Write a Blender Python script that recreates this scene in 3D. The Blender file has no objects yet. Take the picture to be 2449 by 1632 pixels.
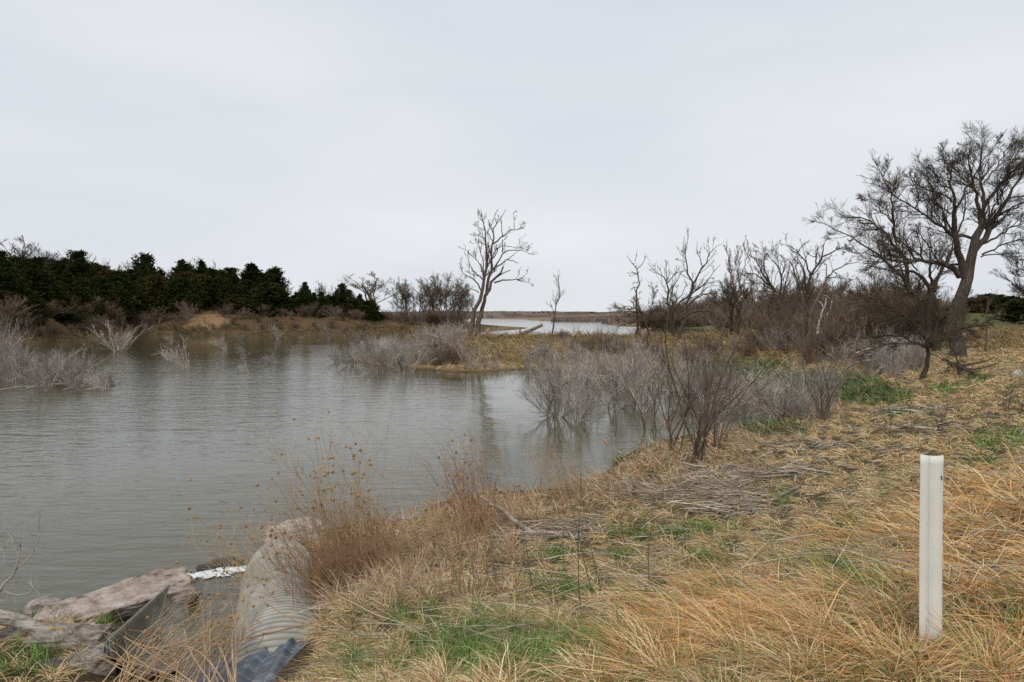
import bpy, math, random
import numpy as np
from mathutils import Vector, noise as mnoise

sc = bpy.context.scene
COL = sc.collection
PI = math.pi
# ------------------------------------------------------------------ camera
EYE = 4.5                                   # eye height above the lake
F, CX, CY = 1632.7, 1224.5, 816.0           # 24 mm lens measured on the 2449 px wide picture
PITCH = math.atan((CY - 757.0) / F)
cam = bpy.data.cameras.new('camera')
cam.lens = 24.0; cam.sensor_width = 36.0
cam.clip_start = 0.05; cam.clip_end = 20000
cob = bpy.data.objects.new('camera', cam)
cob.location = (0, 0, EYE)
cob.rotation_euler = (PI / 2 - PITCH, 0, 0)
COL.objects.link(cob); sc.camera = cob
# ------------------------------------------------------------------ world and sun
w = bpy.data.worlds.new('World'); sc.world = w; w.use_nodes = True
nt = w.node_tree; nt.nodes.clear()
def N(nt, t, **k):
    n = nt.nodes.new(t)
    for a, b in k.items(): setattr(n, a, b)
    return n
SUN_EL, SUN_AZ = math.radians(48), math.radians(200)
out = N(nt, 'ShaderNodeOutputWorld'); bg = N(nt, 'ShaderNodeBackground')
sky = N(nt, 'ShaderNodeTexSky', sky_type='NISHITA', sun_disc=False)
sky.sun_elevation = SUN_EL; sky.sun_rotation = SUN_AZ; sky.air_density = 1.0; sky.dust_density = 3.0
tc = N(nt, 'ShaderNodeTexCoord'); mp = N(nt, 'ShaderNodeMapping'); mp.inputs['Scale'].default_value = (1.1, 1.1, 4.5)
nz = N(nt, 'ShaderNodeTexNoise'); nz.inputs['Scale'].default_value = 1.3; nz.inputs['Detail'].default_value = 5; nz.inputs['Roughness'].default_value = 0.45
ramp = N(nt, 'ShaderNodeValToRGB')
ramp.color_ramp.elements[0].position = 0.3; ramp.color_ramp.elements[0].color = (6.35, 6.85, 7.5, 1)
ramp.color_ramp.elements[1].position = 0.72; ramp.color_ramp.elements[1].color = (8.1, 8.3, 8.6, 1)
mix = N(nt, 'ShaderNodeMix', data_type='RGBA'); mix.inputs[0].default_value = 0.95
nt.links.new(tc.outputs['Generated'], mp.inputs[0]); nt.links.new(mp.outputs[0], nz.inputs['Vector'])
nt.links.new(nz.outputs['Fac'], ramp.inputs[0])
nt.links.new(sky.outputs[0], mix.inputs[6]); nt.links.new(ramp.outputs[0], mix.inputs[7])
nt.links.new(mix.outputs[2], bg.inputs[0]); bg.inputs[1].default_value = 0.1
nt.links.new(bg.outputs[0], out.inputs[0])
sl = bpy.data.lights.new('sun', 'SUN'); sl.energy = 1.5; sl.angle = math.radians(12); sl.color = (1.0, 0.96, 0.9)
so = bpy.data.objects.new('sun', sl)
so.rotation_euler = (PI / 2 - SUN_EL, 0, PI - SUN_AZ); COL.objects.link(so)
sc.view_settings.view_transform = 'Standard'; sc.view_settings.look = 'None'
sc.view_settings.exposure = 0.05; sc.view_settings.gamma = 1.0
sc.cycles.max_bounces = 5; sc.cycles.diffuse_bounces = 2; sc.cycles.glossy_bounces = 2
sc.cycles.transparent_max_bounces = 4; sc.cycles.use_denoising = False

# ------------------------------------------------------------------ helpers
cp, sp = math.cos(PITCH), math.sin(PITCH)
def ray(u, v):
    a, b = (u - CX) / F, (CY - v) / F
    return np.array([a, cp + b * sp, -sp + b * cp])      # right, forward, up
def at_z(u, v, z=0.0):
    d = ray(u, v); t = (z - EYE) / d[2]; return np.array([d[0] * t, d[1] * t, z])
def at_y(u, v, y):
    d = ray(u, v); t = y / d[1]; return np.array([d[0] * t, y, EYE + d[2] * t])
def project(x, y, z):
    zc = z - EYE
    f = y * cp - zc * sp; up = y * sp + zc * cp
    f = np.maximum(f, 1e-3)
    return CX + F * x / f, CY - F * up / f

def tag(o, label=None, cat=None, group=None, kind=None):
    if label: o['label'] = label
    if cat: o['category'] = cat
    if group: o['group'] = group
    if kind: o['kind'] = kind
    return o
def empty(name, loc=(0, 0, 0)):
    o = bpy.data.objects.new(name, None); o.location = loc; o.empty_display_size = 0.2
    COL.objects.link(o); return o
def link(name, me, mat=None, parent=None, loc=None):
    o = bpy.data.objects.new(name, me); COL.objects.link(o)
    if mat and not me.materials: me.materials.append(mat)
    if parent: o.parent = parent
    if loc is not None: o.location = loc
    return o
def copy_tree(o, parent=None):
    c = o.copy(); COL.objects.link(c)
    if parent: c.parent = parent
    for ch in list(o.children): copy_tree(ch, c)
    return c
def mesh_np(name, V, Q=None, T=None, smooth=True, colors=None):
    """mesh from vertex array, quads and triangles"""
    me = bpy.data.meshes.new(name)
    V = np.ascontiguousarray(V, dtype=np.float32)
    nq = 0 if Q is None else len(Q); ntr = 0 if T is None else len(T)
    me.vertices.add(len(V)); me.vertices.foreach_set('co', V.ravel())
    parts = []
    if nq: parts.append(np.asarray(Q, dtype=np.int32).ravel())
    if ntr: parts.append(np.asarray(T, dtype=np.int32).ravel())
    loops = np.concatenate(parts)
    me.loops.add(len(loops)); me.loops.foreach_set('vertex_index', loops)
    me.polygons.add(nq + ntr)
    st = np.concatenate([np.arange(nq) * 4, nq * 4 + np.arange(ntr) * 3]).astype(np.int32)
    me.polygons.foreach_set('loop_start', st)
    me.polygons.foreach_set('use_smooth', np.full(nq + ntr, smooth))
    if colors is not None:
        at = me.attributes.new('col', 'FLOAT_COLOR', 'POINT')
        c = np.ones((len(V), 4), np.float32); c[:, :3] = colors
        at.data.foreach_set('color', c.ravel())
    me.update(calc_edges=True)
    return me
def tubes(groups):
    """groups: list of (pts (B,n,3), rad (B,n), sides) -> V, Q arrays for all the tapered tubes"""
    Vs, Qs, off = [], [], 0
    for P, R, k in groups:
        B, n, _ = P.shape
        if B == 0: continue
        Tn = np.empty_like(P)
        Tn[:, 1:-1] = P[:, 2:] - P[:, :-2]; Tn[:, 0] = P[:, 1] - P[:, 0]; Tn[:, -1] = P[:, -1] - P[:, -2]
        Tn /= np.linalg.norm(Tn, axis=2, keepdims=True) + 1e-9
        mean = P[:, -1] - P[:, 0]
        ref = np.zeros((B, 1, 3)); ax = np.argmin(np.abs(mean), axis=1); ref[np.arange(B), 0, ax] = 1
        A = np.cross(Tn, ref); A /= np.linalg.norm(A, axis=2, keepdims=True) + 1e-9
        Bn = np.cross(Tn, A)
        ang = np.arange(k) * 2 * PI / k
        ring = P[:, :, None, :] + R[:, :, None, None] * (A[:, :, None, :] * np.cos(ang)[None, None, :, None] + Bn[:, :, None, :] * np.sin(ang)[None, None, :, None])
        Vs.append(ring.reshape(-1, 3))
        idx = off + np.arange(B * n * k).reshape(B, n, k)
        a = idx[:, :-1, :]; b = idx[:, 1:, :]
        Qs.append(np.stack([a, np.roll(a, -1, 2), np.roll(b, -1, 2), b], -1).reshape(-1, 4))
        off += B * n * k
    if not Vs: return np.zeros((0, 3)), np.zeros((0, 4), int)
    return np.concatenate(Vs), np.concatenate(Qs)
def tube_mesh(name, groups, smooth=True):
    V, Q = tubes(groups); return mesh_np(name, V, Q, smooth=smooth)
def unit(a): return a / (np.linalg.norm(a, axis=-1, keepdims=True) + 1e-9)
def shoots(P0, D0, L, R, rng, n=4, wander=0.25, up=0.1, tip=0.35):
    """B branches integrated in n steps"""
    B = len(P0); pts = np.empty((B, n + 1, 3)); pts[:, 0] = P0; d = unit(D0)
    for i in range(n):
        d = d + rng.normal(0, wander, (B, 3)); d[:, 2] += up; d = unit(d)
        pts[:, i + 1] = pts[:, i] + d * (L / n)[:, None]
    rad = R[:, None] * np.linspace(1, tip, n + 1)[None, :]
    return pts, rad
def sprout(P, R, L, K, rng, t0=0.2, t1=1.0, ang=(25, 55), ratio=(0.35, 0.6), rr=0.6, rmin=0.004, lmin=0.05, shrink=0.5, lean=(0, 0, 0)):
    """K children for every branch of (P,R)"""
    B, n, _ = P.shape
    par = np.repeat(np.arange(B), K)
    t = rng.uniform(t0, t1, len(par)); x = t * (n - 1); i = np.minimum(x.astype(int), n - 2); f = (x - i)[:, None]
    p = P[par, i] * (1 - f) + P[par, i + 1] * f
    T = unit(P[par, i + 1] - P[par, i])
    q = rng.normal(size=T.shape); q -= (q * T).sum(1, keepdims=True) * T; q = unit(q)
    a = np.radians(rng.uniform(ang[0], ang[1], len(par)))[:, None]
    d = T * np.cos(a) + q * np.sin(a) + np.array(lean)
    l = np.maximum(L[par] * rng.uniform(ratio[0], ratio[1], len(par)) * (1 - shrink * t), lmin)
    r0 = R[par, i] * (1 - f[:, 0]) + R[par, i + 1] * f[:, 0]
    r = np.maximum(r0 * rr * rng.uniform(0.7, 1, len(par)), rmin)
    return p, d, l, r
def plen(P): return np.linalg.norm(np.diff(P, axis=1), axis=2).sum(1)

# ------------------------------------------------------------------ materials
def mat(name, rough=0.8, spec=0.2):
    m = bpy.data.materials.new(name); m.use_nodes = True
    b = m.node_tree.nodes['Principled BSDF']
    b.inputs['Roughness'].default_value = rough; b.inputs['Specular IOR Level'].default_value = spec
    return m, m.node_tree, b
def noise_mat(name, cols, scale=3.0, detail=6, rough=0.85, stretch=(1, 1, 1), bump=0.0, bscale=None, spec=0.15, vary=0.0, pos=None, obj=True):
    m, t, b = mat(name, rough, spec)
    tc = N(t, 'ShaderNodeTexCoord'); mp = N(t, 'ShaderNodeMapping'); mp.inputs['Scale'].default_value = stretch
    t.links.new(tc.outputs['Object'], mp.inputs[0])
    nz = N(t, 'ShaderNodeTexNoise'); nz.inputs['Scale'].default_value = scale; nz.inputs['Detail'].default_value = detail
    nz.inputs['Roughness'].default_value = 0.62
    t.links.new(mp.outputs[0], nz.inputs['Vector'])
    rp = N(t, 'ShaderNodeValToRGB'); e = rp.color_ramp
    pos = pos or [0.3 + 0.4 * i / (len(cols) - 1) for i in range(len(cols))]
    while len(e.elements) < len(cols): e.elements.new(0.5)
    for el, c, p in zip(e.elements, cols, pos): el.position = p; el.color = (*c, 1)
    t.links.new(nz.outputs['Fac'], rp.inputs[0]); colour = rp.outputs[0]
    if vary:
        oi = N(t, 'ShaderNodeObjectInfo'); hs = N(t, 'ShaderNodeHueSaturation')
        mr = N(t, 'ShaderNodeMapRange'); mr.inputs[3].default_value = 1 - vary; mr.inputs[4].default_value = 1 + vary
        t.links.new(oi.outputs['Random'], mr.inputs[0]); t.links.new(mr.outputs[0], hs.inputs['Value'])
        t.links.new(colour, hs.inputs['Color']); colour = hs.outputs[0]
    t.links.new(colour, b.inputs['Base Color'])
    if bump:
        n2 = N(t, 'ShaderNodeTexNoise'); n2.inputs['Scale'].default_value = bscale or scale * 3; n2.inputs['Detail'].default_value = 8
        t.links.new(mp.outputs[0], n2.inputs['Vector'])
        bp = N(t, 'ShaderNodeBump'); bp.inputs['Strength'].default_value = 0.9; bp.inputs['Distance'].default_value = bump
        t.links.new(n2.outputs['Fac'], bp.inputs['Height']); t.links.new(bp.outputs[0], b.inputs['Normal'])
    return m
def attr_mat(name, rough=0.7, spec=0.15, trans=0.0):
    m, t, b = mat(name, rough, spec)
    a = N(t, 'ShaderNodeAttribute', attribute_name='col'); t.links.new(a.outputs['Color'], b.inputs['Base Color'])
    return m
M = {}
M['grass'] = attr_mat('grass_blades')
M['bark_dark'] = noise_mat('bark_dark', [(.035, .026, .018), (.075, .058, .042), (.12, .095, .07)], 2.5, stretch=(3, 3, .7), bump=.02, vary=.15)
M['bark_brown'] = noise_mat('bark_brown', [(.075, .056, .040), (.14, .105, .078), (.21, .165, .125)], 3, stretch=(3, 3, .7), bump=.02, vary=.2)
M['bark_grey'] = noise_mat('bark_grey', [(.04, .032, .024), (.085, .07, .054), (.15, .125, .10)], 3, stretch=(4, 4, .6), bump=.03, vary=.1)
M['twig_grey'] = noise_mat('twig_grey', [(.19, .16, .138), (.36, .315, .28), (.60, .55, .50)], 1.1, vary=.35)
M['twig_brown'] = noise_mat('twig_brown', [(.11, .075, .05), (.19, .138, .10), (.30, .235, .18)], .5, vary=.3)
M['twig_yellow'] = noise_mat('twig_yellow', [(.19, .165, .105), (.28, .25, .165), (.36, .33, .23)], 1.5, vary=.1)
M['straw'] = noise_mat('dry_stalk', [(.32, .20, .11), (.50, .35, .20), (.66, .50, .32)], 4, vary=.15)
M['red_stalk'] = noise_mat('red_stalk', [(.20, .11, .06), (.34, .20, .115), (.46, .31, .19)], 4, vary=.15)
M['seed'] = noise_mat('seed_head', [(.12, .065, .03), (.38, .24, .10), (.52, .36, .17)], 60, bump=.004, vary=.3)
M['driftwood'] = noise_mat('driftwood', [(.20, .17, .14), (.42, .37, .32), (.55, .50, .44)], 5, stretch=(1, 1, 1), bump=.01, bscale=30, vary=.1)
M['dead_wood'] = noise_mat('dead_wood', [(.14, .11, .085), (.27, .225, .18), (.40, .34, .28)], 4, bump=.02, vary=.15)
M['wood_broken'] = noise_mat('broken_wood', [(.12, .05, .02), (.40, .24, .11), (.60, .45, .26)], 14, bump=.02)
M['log_grain'] = noise_mat('driftwood_grain', [(.07, .055, .045), (.34, .30, .26), (.50, .46, .41)], 3.2, detail=9, stretch=(1, 11, 11), pos=[.33, .45, .62], bump=.03, bscale=6)
M['birch'] = noise_mat('pale_bark', [(.06, .05, .045), (.42, .38, .34), (.62, .58, .53)], 7, stretch=(1, 1, 3), pos=[.36, .46, .6])
M['rock'] = noise_mat('rock', [(.07, .058, .045), (.24, .205, .17), (.34, .30, .26), (.50, .45, .39)], 4.5, detail=12, bump=.12, bscale=9, vary=.12, stretch=(1, 1, 2.5), pos=[.34, .46, .55, .7])
M['rock_pink'] = noise_mat('rock_pink', [(.10, .07, .05), (.32, .25, .205), (.42, .35, .30), (.56, .50, .44)], 3.5, detail=12, bump=.12, bscale=8, stretch=(1, 1, 3), pos=[.33, .44, .55, .7])
M['rock_dark'] = noise_mat('rock_dark', [(.03, .028, .022), (.075, .066, .05), (.12, .10, .08)], 5, detail=8, bump=.03, rough=.5)
M['cedar'] = noise_mat('cedar_foliage', [(.016, .026, .008), (.036, .050, .014), (.075, .072, .022)], .7, vary=.3, rough=.9, spec=.03, pos=[.35, .52, .68])
M['cedar_rust'] = noise_mat('cedar_foliage_rust', [(.03, .032, .010), (.065, .055, .015), (.10, .07, .022)], .7, vary=.25, rough=.9, spec=.03)

def ground_mat():
    m, t, b = mat('ground_soil', .95, .1)
    a = N(t, 'ShaderNodeAttribute', attribute_name='col')
    geo = N(t, 'ShaderNodeNewGeometry')
    n1 = N(t, 'ShaderNodeTexNoise'); n1.inputs['Scale'].default_value = 6; n1.inputs['Detail'].default_value = 12; n1.inputs['Roughness'].default_value = .75
    t.links.new(geo.outputs['Position'], n1.inputs['Vector'])
    mr = N(t, 'ShaderNodeMapRange'); mr.inputs[1].default_value = .3; mr.inputs[2].default_value = .7; mr.inputs[3].default_value = .45; mr.inputs[4].default_value = 1.45
    t.links.new(n1.outputs['Fac'], mr.inputs[0])
    mx = N(t, 'ShaderNodeMix', data_type='RGBA', blend_type='MULTIPLY'); mx.inputs[0].default_value = 1
    t.links.new(a.outputs['Color'], mx.inputs[6]); t.links.new(mr.outputs[0], mx.inputs[7])
    t.links.new(mx.outputs[2], b.inputs['Base Color'])
    bp = N(t, 'ShaderNodeBump'); bp.inputs['Strength'].default_value = 1; bp.inputs['Distance'].default_value = .08
    t.links.new(n1.outputs['Fac'], bp.inputs['Height']); t.links.new(bp.outputs[0], b.inputs['Normal'])
    return m
def water_mat():
    m, t, b = mat('lake_water', .06, .5)
    b.inputs['Base Color'].default_value = (.076, .070, .038, 1); b.inputs['IOR'].default_value = 1.33
    geo = N(t, 'ShaderNodeNewGeometry'); mp = N(t, 'ShaderNodeMapping')
    mp.inputs['Rotation'].default_value = (0, 0, math.radians(-14)); mp.inputs['Scale'].default_value = (.42, 1.25, 1)
    t.links.new(geo.outputs['Position'], mp.inputs[0])
    hs = []
    for s, d, amp in ((1.5, 3, .040), (4.5, 4, .020), (.35, 2, .04)):
        n = N(t, 'ShaderNodeTexNoise'); n.inputs['Scale'].default_value = s; n.inputs['Detail'].default_value = d; n.inputs['Distortion'].default_value = .4
        t.links.new(mp.outputs[0], n.inputs['Vector'])
        k = N(t, 'ShaderNodeMath', operation='MULTIPLY'); k.inputs[1].default_value = amp; t.links.new(n.outputs['Fac'], k.inputs[0]); hs.append(k)
    a1 = N(t, 'ShaderNodeMath', operation='ADD'); t.links.new(hs[0].outputs[0], a1.inputs[0]); t.links.new(hs[1].outputs[0], a1.inputs[1])
    a2 = N(t, 'ShaderNodeMath', operation='ADD'); t.links.new(a1.outputs[0], a2.inputs[0]); t.links.new(hs[2].outputs[0], a2.inputs[1])
    at = N(t, 'ShaderNodeAttribute', attribute_name='col')
    mu = N(t, 'ShaderNodeMath', operation='MULTIPLY'); t.links.new(a2.outputs[0], mu.inputs[0]); t.links.new(at.outputs['Fac'], mu.inputs[1])
    bp = N(t, 'ShaderNodeBump'); bp.inputs['Strength'].default_value = 1; bp.inputs['Distance'].default_value = 1.0
    t.links.new(mu.outputs[0], bp.inputs['Height']); t.links.new(bp.outputs[0], b.inputs['Normal'])
    return m

# ------------------------------------------------------------------ terrain
# control points: (u, v, z) on the picture at a height above the lake, or world (x, y, z)
CP = []
def cpix(u, v, z): p = at_z(u, v, z); CP.append((p[0], p[1], z))
def cw(a, r, z): CP.append((math.sin(a) * r, math.cos(a) * r, z))
near_shore = [(-60, 1480), (0, 1478), (80, 1470), (200, 1455), (300, 1430), (420, 1400), (560, 1385), (660, 1350), (720, 1290), (800, 1262), (940, 1248), (1040, 1205), (1120, 1185), (1200, 1176),
              (1290, 1172), (1385, 1160), (1457, 1124), (1478, 1093), (1530, 1072), (1592, 1051), (1665, 1036), (1790, 1020), (1880, 1005)]
for u, v in near_shore:
    cpix(u, v, 0.0); cpix(u, v - 28, -.4)
    q = at_z(u, v, 0)
for u, v, z in [(1300, 1215, .35), (1420, 1180, .35), (1520, 1110, .3), (1600, 1090, .3), (1700, 1070, .35), (1850, 1050, .4), (1150, 1240, .4), (1050, 1260, .35), (940, 1290, .4), (820, 1330, .6),
                (1180, 1330, .8), (1330, 1300, .7), (1500, 1250, .7), (1650, 1200, .7), (1800, 1150, .7), (1950, 1100, .9), (2100, 1060, 1.1), (2250, 1030, 1.4), (2400, 1000, 1.7),
                (1000, 1400, 1.2), (1200, 1420, 1.4), (1400, 1400, 1.45), (1600, 1350, 1.4), (1800, 1280, 1.35), (2000, 1200, 1.4), (2200, 1130, 1.6), (2400, 1090, 1.9),
                (860, 1450, 1.1), (780, 1500, 1.0), (790, 1560, .9), (900, 1560, 1.8), (1100, 1560, 2.15), (1300, 1540, 2.3), (1500, 1520, 2.4), (1700, 1480, 2.4), (1900, 1400, 2.3), (2100, 1320, 2.35), (2300, 1220, 2.5), (2449, 1150, 2.75),
                (1100, 1680, 2.6), (1500, 1680, 2.8), (1900, 1600, 2.9), (2240, 1490, 2.98), (2449, 1350, 2.95), (2520, 1200, 2.9), (850, 1700, 2.2), (700, 1700, 1.2),
                (680, 1600, .1), (500, 1620, -.25), (600, 1600, -.1), (500, 1500, -.3), (560, 1430, -.3), (350, 1620, -.1), (400, 1450, -.25), (320, 1560, -.02), (225, 1620, .4), (100, 1620, .7), (0, 1600, .65), (-80, 1600, .7), (100, 1530, .35), (225, 1520, .3), (0, 1520, .3), (330, 1470, -.05)]:
    cpix(u, v, z)
# far side of the inlet, peninsula
for u, v in [(1140, 868), (1180, 870), (1230, 870), (1300, 876), (1450, 887), (1600, 897), (1680, 907), (1715, 922), (1700, 945), (1745, 962), (1830, 975), (1910, 990)]:
    cpix(u, v, 0)
    if u < 1700: cpix(u, v - 7, .35); cpix(u, v + 9, -.4)
for u, v, z in [(1730, 905, .2), (1760, 935, .15), (1850, 955, .15), (1940, 970, .25), (1960, 1010, .45), (1650, 870, .3), (1800, 880, .25), (1950, 920, .4), (2100, 930, .7), (2080, 960, .7), (2000, 1000, .6), (1550, 862, .5), (1700, 855, .6),
                (1850, 865, .7), (2000, 880, 1.0), (1300, 850, .9), (1300, 830, 1.5), (1300, 813, 1.8), (1300, 804, 1.8), (1170, 850, .8), (1170, 835, 1.3), (1170, 818, 1.8), (1170, 806, 1.8), (1450, 860, .8), (1450, 835, 1.4), (1450, 813, 1.8), (1450, 804, 1.8),
                (1600, 840, 1.1), (1600, 820, 1.8), (1600, 806, 1.9), (1750, 835, 1.3), (1750, 818, 1.9), (1750, 806, 2.0), (1900, 840, 1.5), (1900, 820, 2.0), (1900, 806, 2.1), (2050, 860, 1.5), (2050, 830, 2.0), (2050, 806, 2.2),
                (2211, 905, 1.7), (2290, 857, 2.0), (2350, 870, 2.0), (2449, 860, 2.1), (2200, 850, 2.0), (2300, 830, 2.1), (2449, 830, 2.2), (2200, 806, 2.2), (2449, 809, 2.3), (2300, 960, 1.6), (2449, 950, 1.9), (2150, 970, 1.0), (2449, 1040, 1.8), (2200, 920, 1.5),
                (2200, 792, 2.4), (2449, 792, 2.5)]:
    cpix(u, v, z)
for u, v, z in [(814, 866, 0), (836, 876, 0), (870, 873, 0), (899, 870, 0), (950, 869, 0), (1018, 875, 0), (1086, 877, 0), (800, 880, -.5), (800, 850, -.4), (870, 885, -.4), (950, 882, -.4), (1050, 888, -.4), (840, 861, .15), (899, 862, .45), (940, 858, .5), (1018, 862, .6), (1086, 862, .7),
                (850, 853, 0), (900, 848, 0), (960, 838, 0), (1010, 824, 0), (1050, 808, 0), (1030, 799, 0), (870, 842, -.4), (940, 828, -.4), (1000, 812, -.4), (980, 802, -.3), (930, 853, .35), (1000, 846, .7), (1060, 835, 1.1), (1110, 828, 1.5), (1080, 812, 1.0), (1120, 812, 1.8), (1130, 803, 1.9), (1090, 800, 1.4), (1080, 790, 2.0), (1120, 792, 2.0)]:
    cpix(u, v, z)
for u, v, z in [(300, 1200, -1), (600, 1100, -1), (900, 1000, -1), (1300, 1000, -1), (1000, 930, -1), (300, 950, -1), (600, 860, -1), (700, 820, -.8), (200, 850, -.8), (1500, 980, -.8), (1400, 930, -.8), (1620, 985, -.5), (1250, 1080, -.9), (0, 1300, -1), (200, 1330, -.8), (0, 1000, -1), (500, 1250, -.9), (0, 880, -.9),
                (1750, 985, -.15), (1650, 960, -.35), (1850, 990, -.1)]:
    cpix(u, v, z)
# left bank: (u, shore v)
left_shore = [(-400, 850), (-200, 840), (0, 829), (123, 817), (245, 809), (333, 800), (456, 801), (596, 799), (700, 799), (820, 798), (900, 797), (960, 796)]
def shore_d(u):
    us = [a for a, _ in left_shore]; vs = [b for _, b in left_shore]
    return at_z(u, np.interp(u, us, vs), 0)[1]
for u, v in left_shore:
    p = at_z(u, v, 0); CP.append((p[0], p[1], 0))
    bz = 4.6 if u < 900 else 2.5
    for k, z in ((.94, -.6), (1.02, .8), (1.045, bz * .8), (1.08, bz), (1.25, bz + (3 if u < 850 else .6)), (1.6, bz + (6 if u < 800 else .8)), (2.2, 4)):
        CP.append((p[0] * k, p[1] * k, z))
for u, d, z in [(1050, 240, 2.6), (1100, 260, 2.2), (1020, 300, 3), (1130, 330, 0), (1100, 420, -.8), (1000, 500, 3), (1150, 130, -.3), (1200, 110, -.4), (1350, 110, -.4), (1500, 110, -.4), (1640, 108, -.4), (1200, 97, 1.2), (1350, 97, 1.2), (1500, 97, 1.2), (1640, 96, 1.4), (1160, 112, -.2), (1130, 140, .3), (1115, 200, .6),
                (1160, 180, -.5), (1250, 200, -1), (1400, 200, -1), (1500, 220, -1), (1600, 220, -1), (1680, 200, -.5), (1700, 130, -.2), (1740, 100, 1.9), (1730, 130, 1.2), (1750, 180, 1.6), (1540, 290, .1), (1620, 275, .3), (1700, 260, .6), (1600, 330, 2.5), (1700, 330, 3), (1500, 330, .3), (1450, 330, -.3),
                (1850, 110, 2.4), (2050, 120, 2.7), (2300, 130, 3.2), (2449, 130, 3.3), (1900, 180, 3.5), (2100, 200, 4.5), (2300, 220, 5.3), (2449, 220, 5.3), (2600, 130, 3.3), (2600, 60, 2.4),
                (1300, 560, -.8), (1300, 620, .1), (1335, 630, .6), (1400, 600, .3), (1480, 560, .5), (1600, 520, 1), (1400, 760, 4), (1500, 700, 4), (1700, 700, 6), (1250, 700, -1), (1200, 1000, -1), (1100, 1000, -1), (1320, 900, 1), (1400, 1000, 6), (1600, 1000, 9), (2000, 600, 8), (2400, 600, 8)]:
    p = at_y(u, 757, d); CP.append((p[0], p[1], z))
for a in (-2.8, -2.2, 2.2, 2.8, 1.6, 3.14):
    for r in (1, 3, 8, 30, 120, 500): cw(a, r, 2.95 if r < 20 else 3.3)
for r, z in ((2, 2.9), (5, 2.8), (8, 2.6), (15, 2.4), (50, 2.6), (200, 4)): cw(.95, r, z)
for a in (-.8, -1.2, -1.6):
    for r, z in ((1.2, 2.9), (3, 2.5), (5.5, 1.2), (8.5, .4), (12, -.6), (30, -1), (80, -1), (200, 5), (400, 8)): cw(a, r, z)
for a in (-.5, -.1, .3, .6): cw(a, .9, 2.93); cw(a, 2.0, 2.85 if a > 0 else 2.6)
for a in np.linspace(-3, 3, 13): cw(a, 4000, -1.0); cw(a, 2000, -1 if -.2 < a < .05 else 3)
CP = np.array(CP)
def warp(x, y): return np.stack([np.arctan2(x, y), .5 * np.log(np.hypot(x, y) + 1e-6)], -1)
W = warp(CP[:, 0], CP[:, 1])
Dm = np.linalg.norm(W[:, None] - W[None], axis=2)
n = len(CP); A = np.zeros((n + 3, n + 3)); A[:n, :n] = Dm - 1e-4 * np.eye(n)
Pm = np.c_[np.ones(n), W]; A[:n, n:] = Pm; A[n:, :n] = Pm.T
cf = np.linalg.lstsq(A, np.r_[CP[:, 2], 0, 0, 0], rcond=None)[0]
def rbf(x, y):
    q = warp(np.ravel(x), np.ravel(y)); o = np.empty(len(q))
    for i in range(0, len(q), 20000):
        s = q[i:i + 20000]
        o[i:i + 20000] = np.linalg.norm(s[:, None] - W[None], axis=2) @ cf[:n] + np.c_[np.ones(len(s)), s] @ cf[n:]
    return o.reshape(np.shape(x))
def vnoise(x, y, s, seed=0):
    """cheap smooth value noise on arrays"""
    rs = np.random.RandomState(seed); tab = rs.rand(256, 256)
    x = x * s + 1000; y = y * s + 1000
    i = np.floor(x).astype(int); j = np.floor(y).astype(int); fx = x - i; fy = y - j
    fx = fx * fx * (3 - 2 * fx); fy = fy * fy * (3 - 2 * fy)
    g = lambda a, b: tab[a % 256, b % 256]
    return (g(i, j) * (1 - fx) + g(i + 1, j) * fx) * (1 - fy) + (g(i, j + 1) * (1 - fx) + g(i + 1, j + 1) * fx) * fy
def fbm(x, y, s, seed=0, o=4): return sum(vnoise(x, y, s * 2 ** k, seed + k) / 2 ** (k + 1) for k in range(o)) / (1 - 2.0 ** -o)
TH = np.concatenate([np.linspace(-PI, -.82, 60)[:-1], np.linspace(-.82, .82, 760), np.linspace(.82, PI, 60)[1:]])
RR = np.exp(np.linspace(math.log(.8), math.log(6000), 470)); LR = np.log(RR)
gt, gr = np.meshgrid(TH, RR)
GX, GY = np.sin(gt) * gr, np.cos(gt) * gr
GZ = rbf(GX, GY)
amp = np.clip((GZ - .05) / .5, 0, 1)
rough = .22 * (fbm(GX, GY, .8, 3) - .5) + .12 * (fbm(GX, GY, 2.5, 9, 3) - .5)
rough += np.clip((GZ - .3), 0, 3) * .5 * (fbm(GX, GY, .12, 5) - .5) * np.clip((gr - 90) / 60, 0, 1) * 1.6
GZ = GZ + rough * amp * np.clip(gr / 3, 0.2, 1) + .06 * (fbm(GX, GY, 1.2, 13) - .5)
def ground(x, y):
    x = np.asarray(x, float); y = np.asarray(y, float)
    t = np.arctan2(x, y); l = np.log(np.maximum(np.hypot(x, y), .81))
    i = np.clip(np.searchsorted(TH, t) - 1, 0, len(TH) - 2); ft = (t - TH[i]) / (TH[i + 1] - TH[i])
    jj = (l - LR[0]) / (LR[1] - LR[0]); j = np.clip(jj.astype(int), 0, len(RR) - 2); fr = np.clip(jj - j, 0, 1)
    return (GZ[j, i] * (1 - ft) + GZ[j, i + 1] * ft) * (1 - fr) + (GZ[j + 1, i] * (1 - ft) + GZ[j + 1, i + 1] * ft) * fr
def hit(u, v, lo=2.0, water=True):
    """first point of the ground (or water) under a picture point"""
    d = ray(u, v); y = np.exp(np.linspace(math.log(lo), math.log(900), 900))
    t = y / d[1]; x = d[0] * t; z = EYE + d[2] * t
    g = ground(x, y)
    if water: g = np.maximum(g, 0)
    k = np.nonzero(z <= g)[0]
    k = k[0] if len(k) else len(y) - 1
    return np.array([x[k], y[k], g[k]])
def on(u, d):
    """ground point below picture column u at depth d"""
    p = at_y(u, 757, d); return np.array([p[0], p[1], float(ground(p[0], p[1]))])

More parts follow.
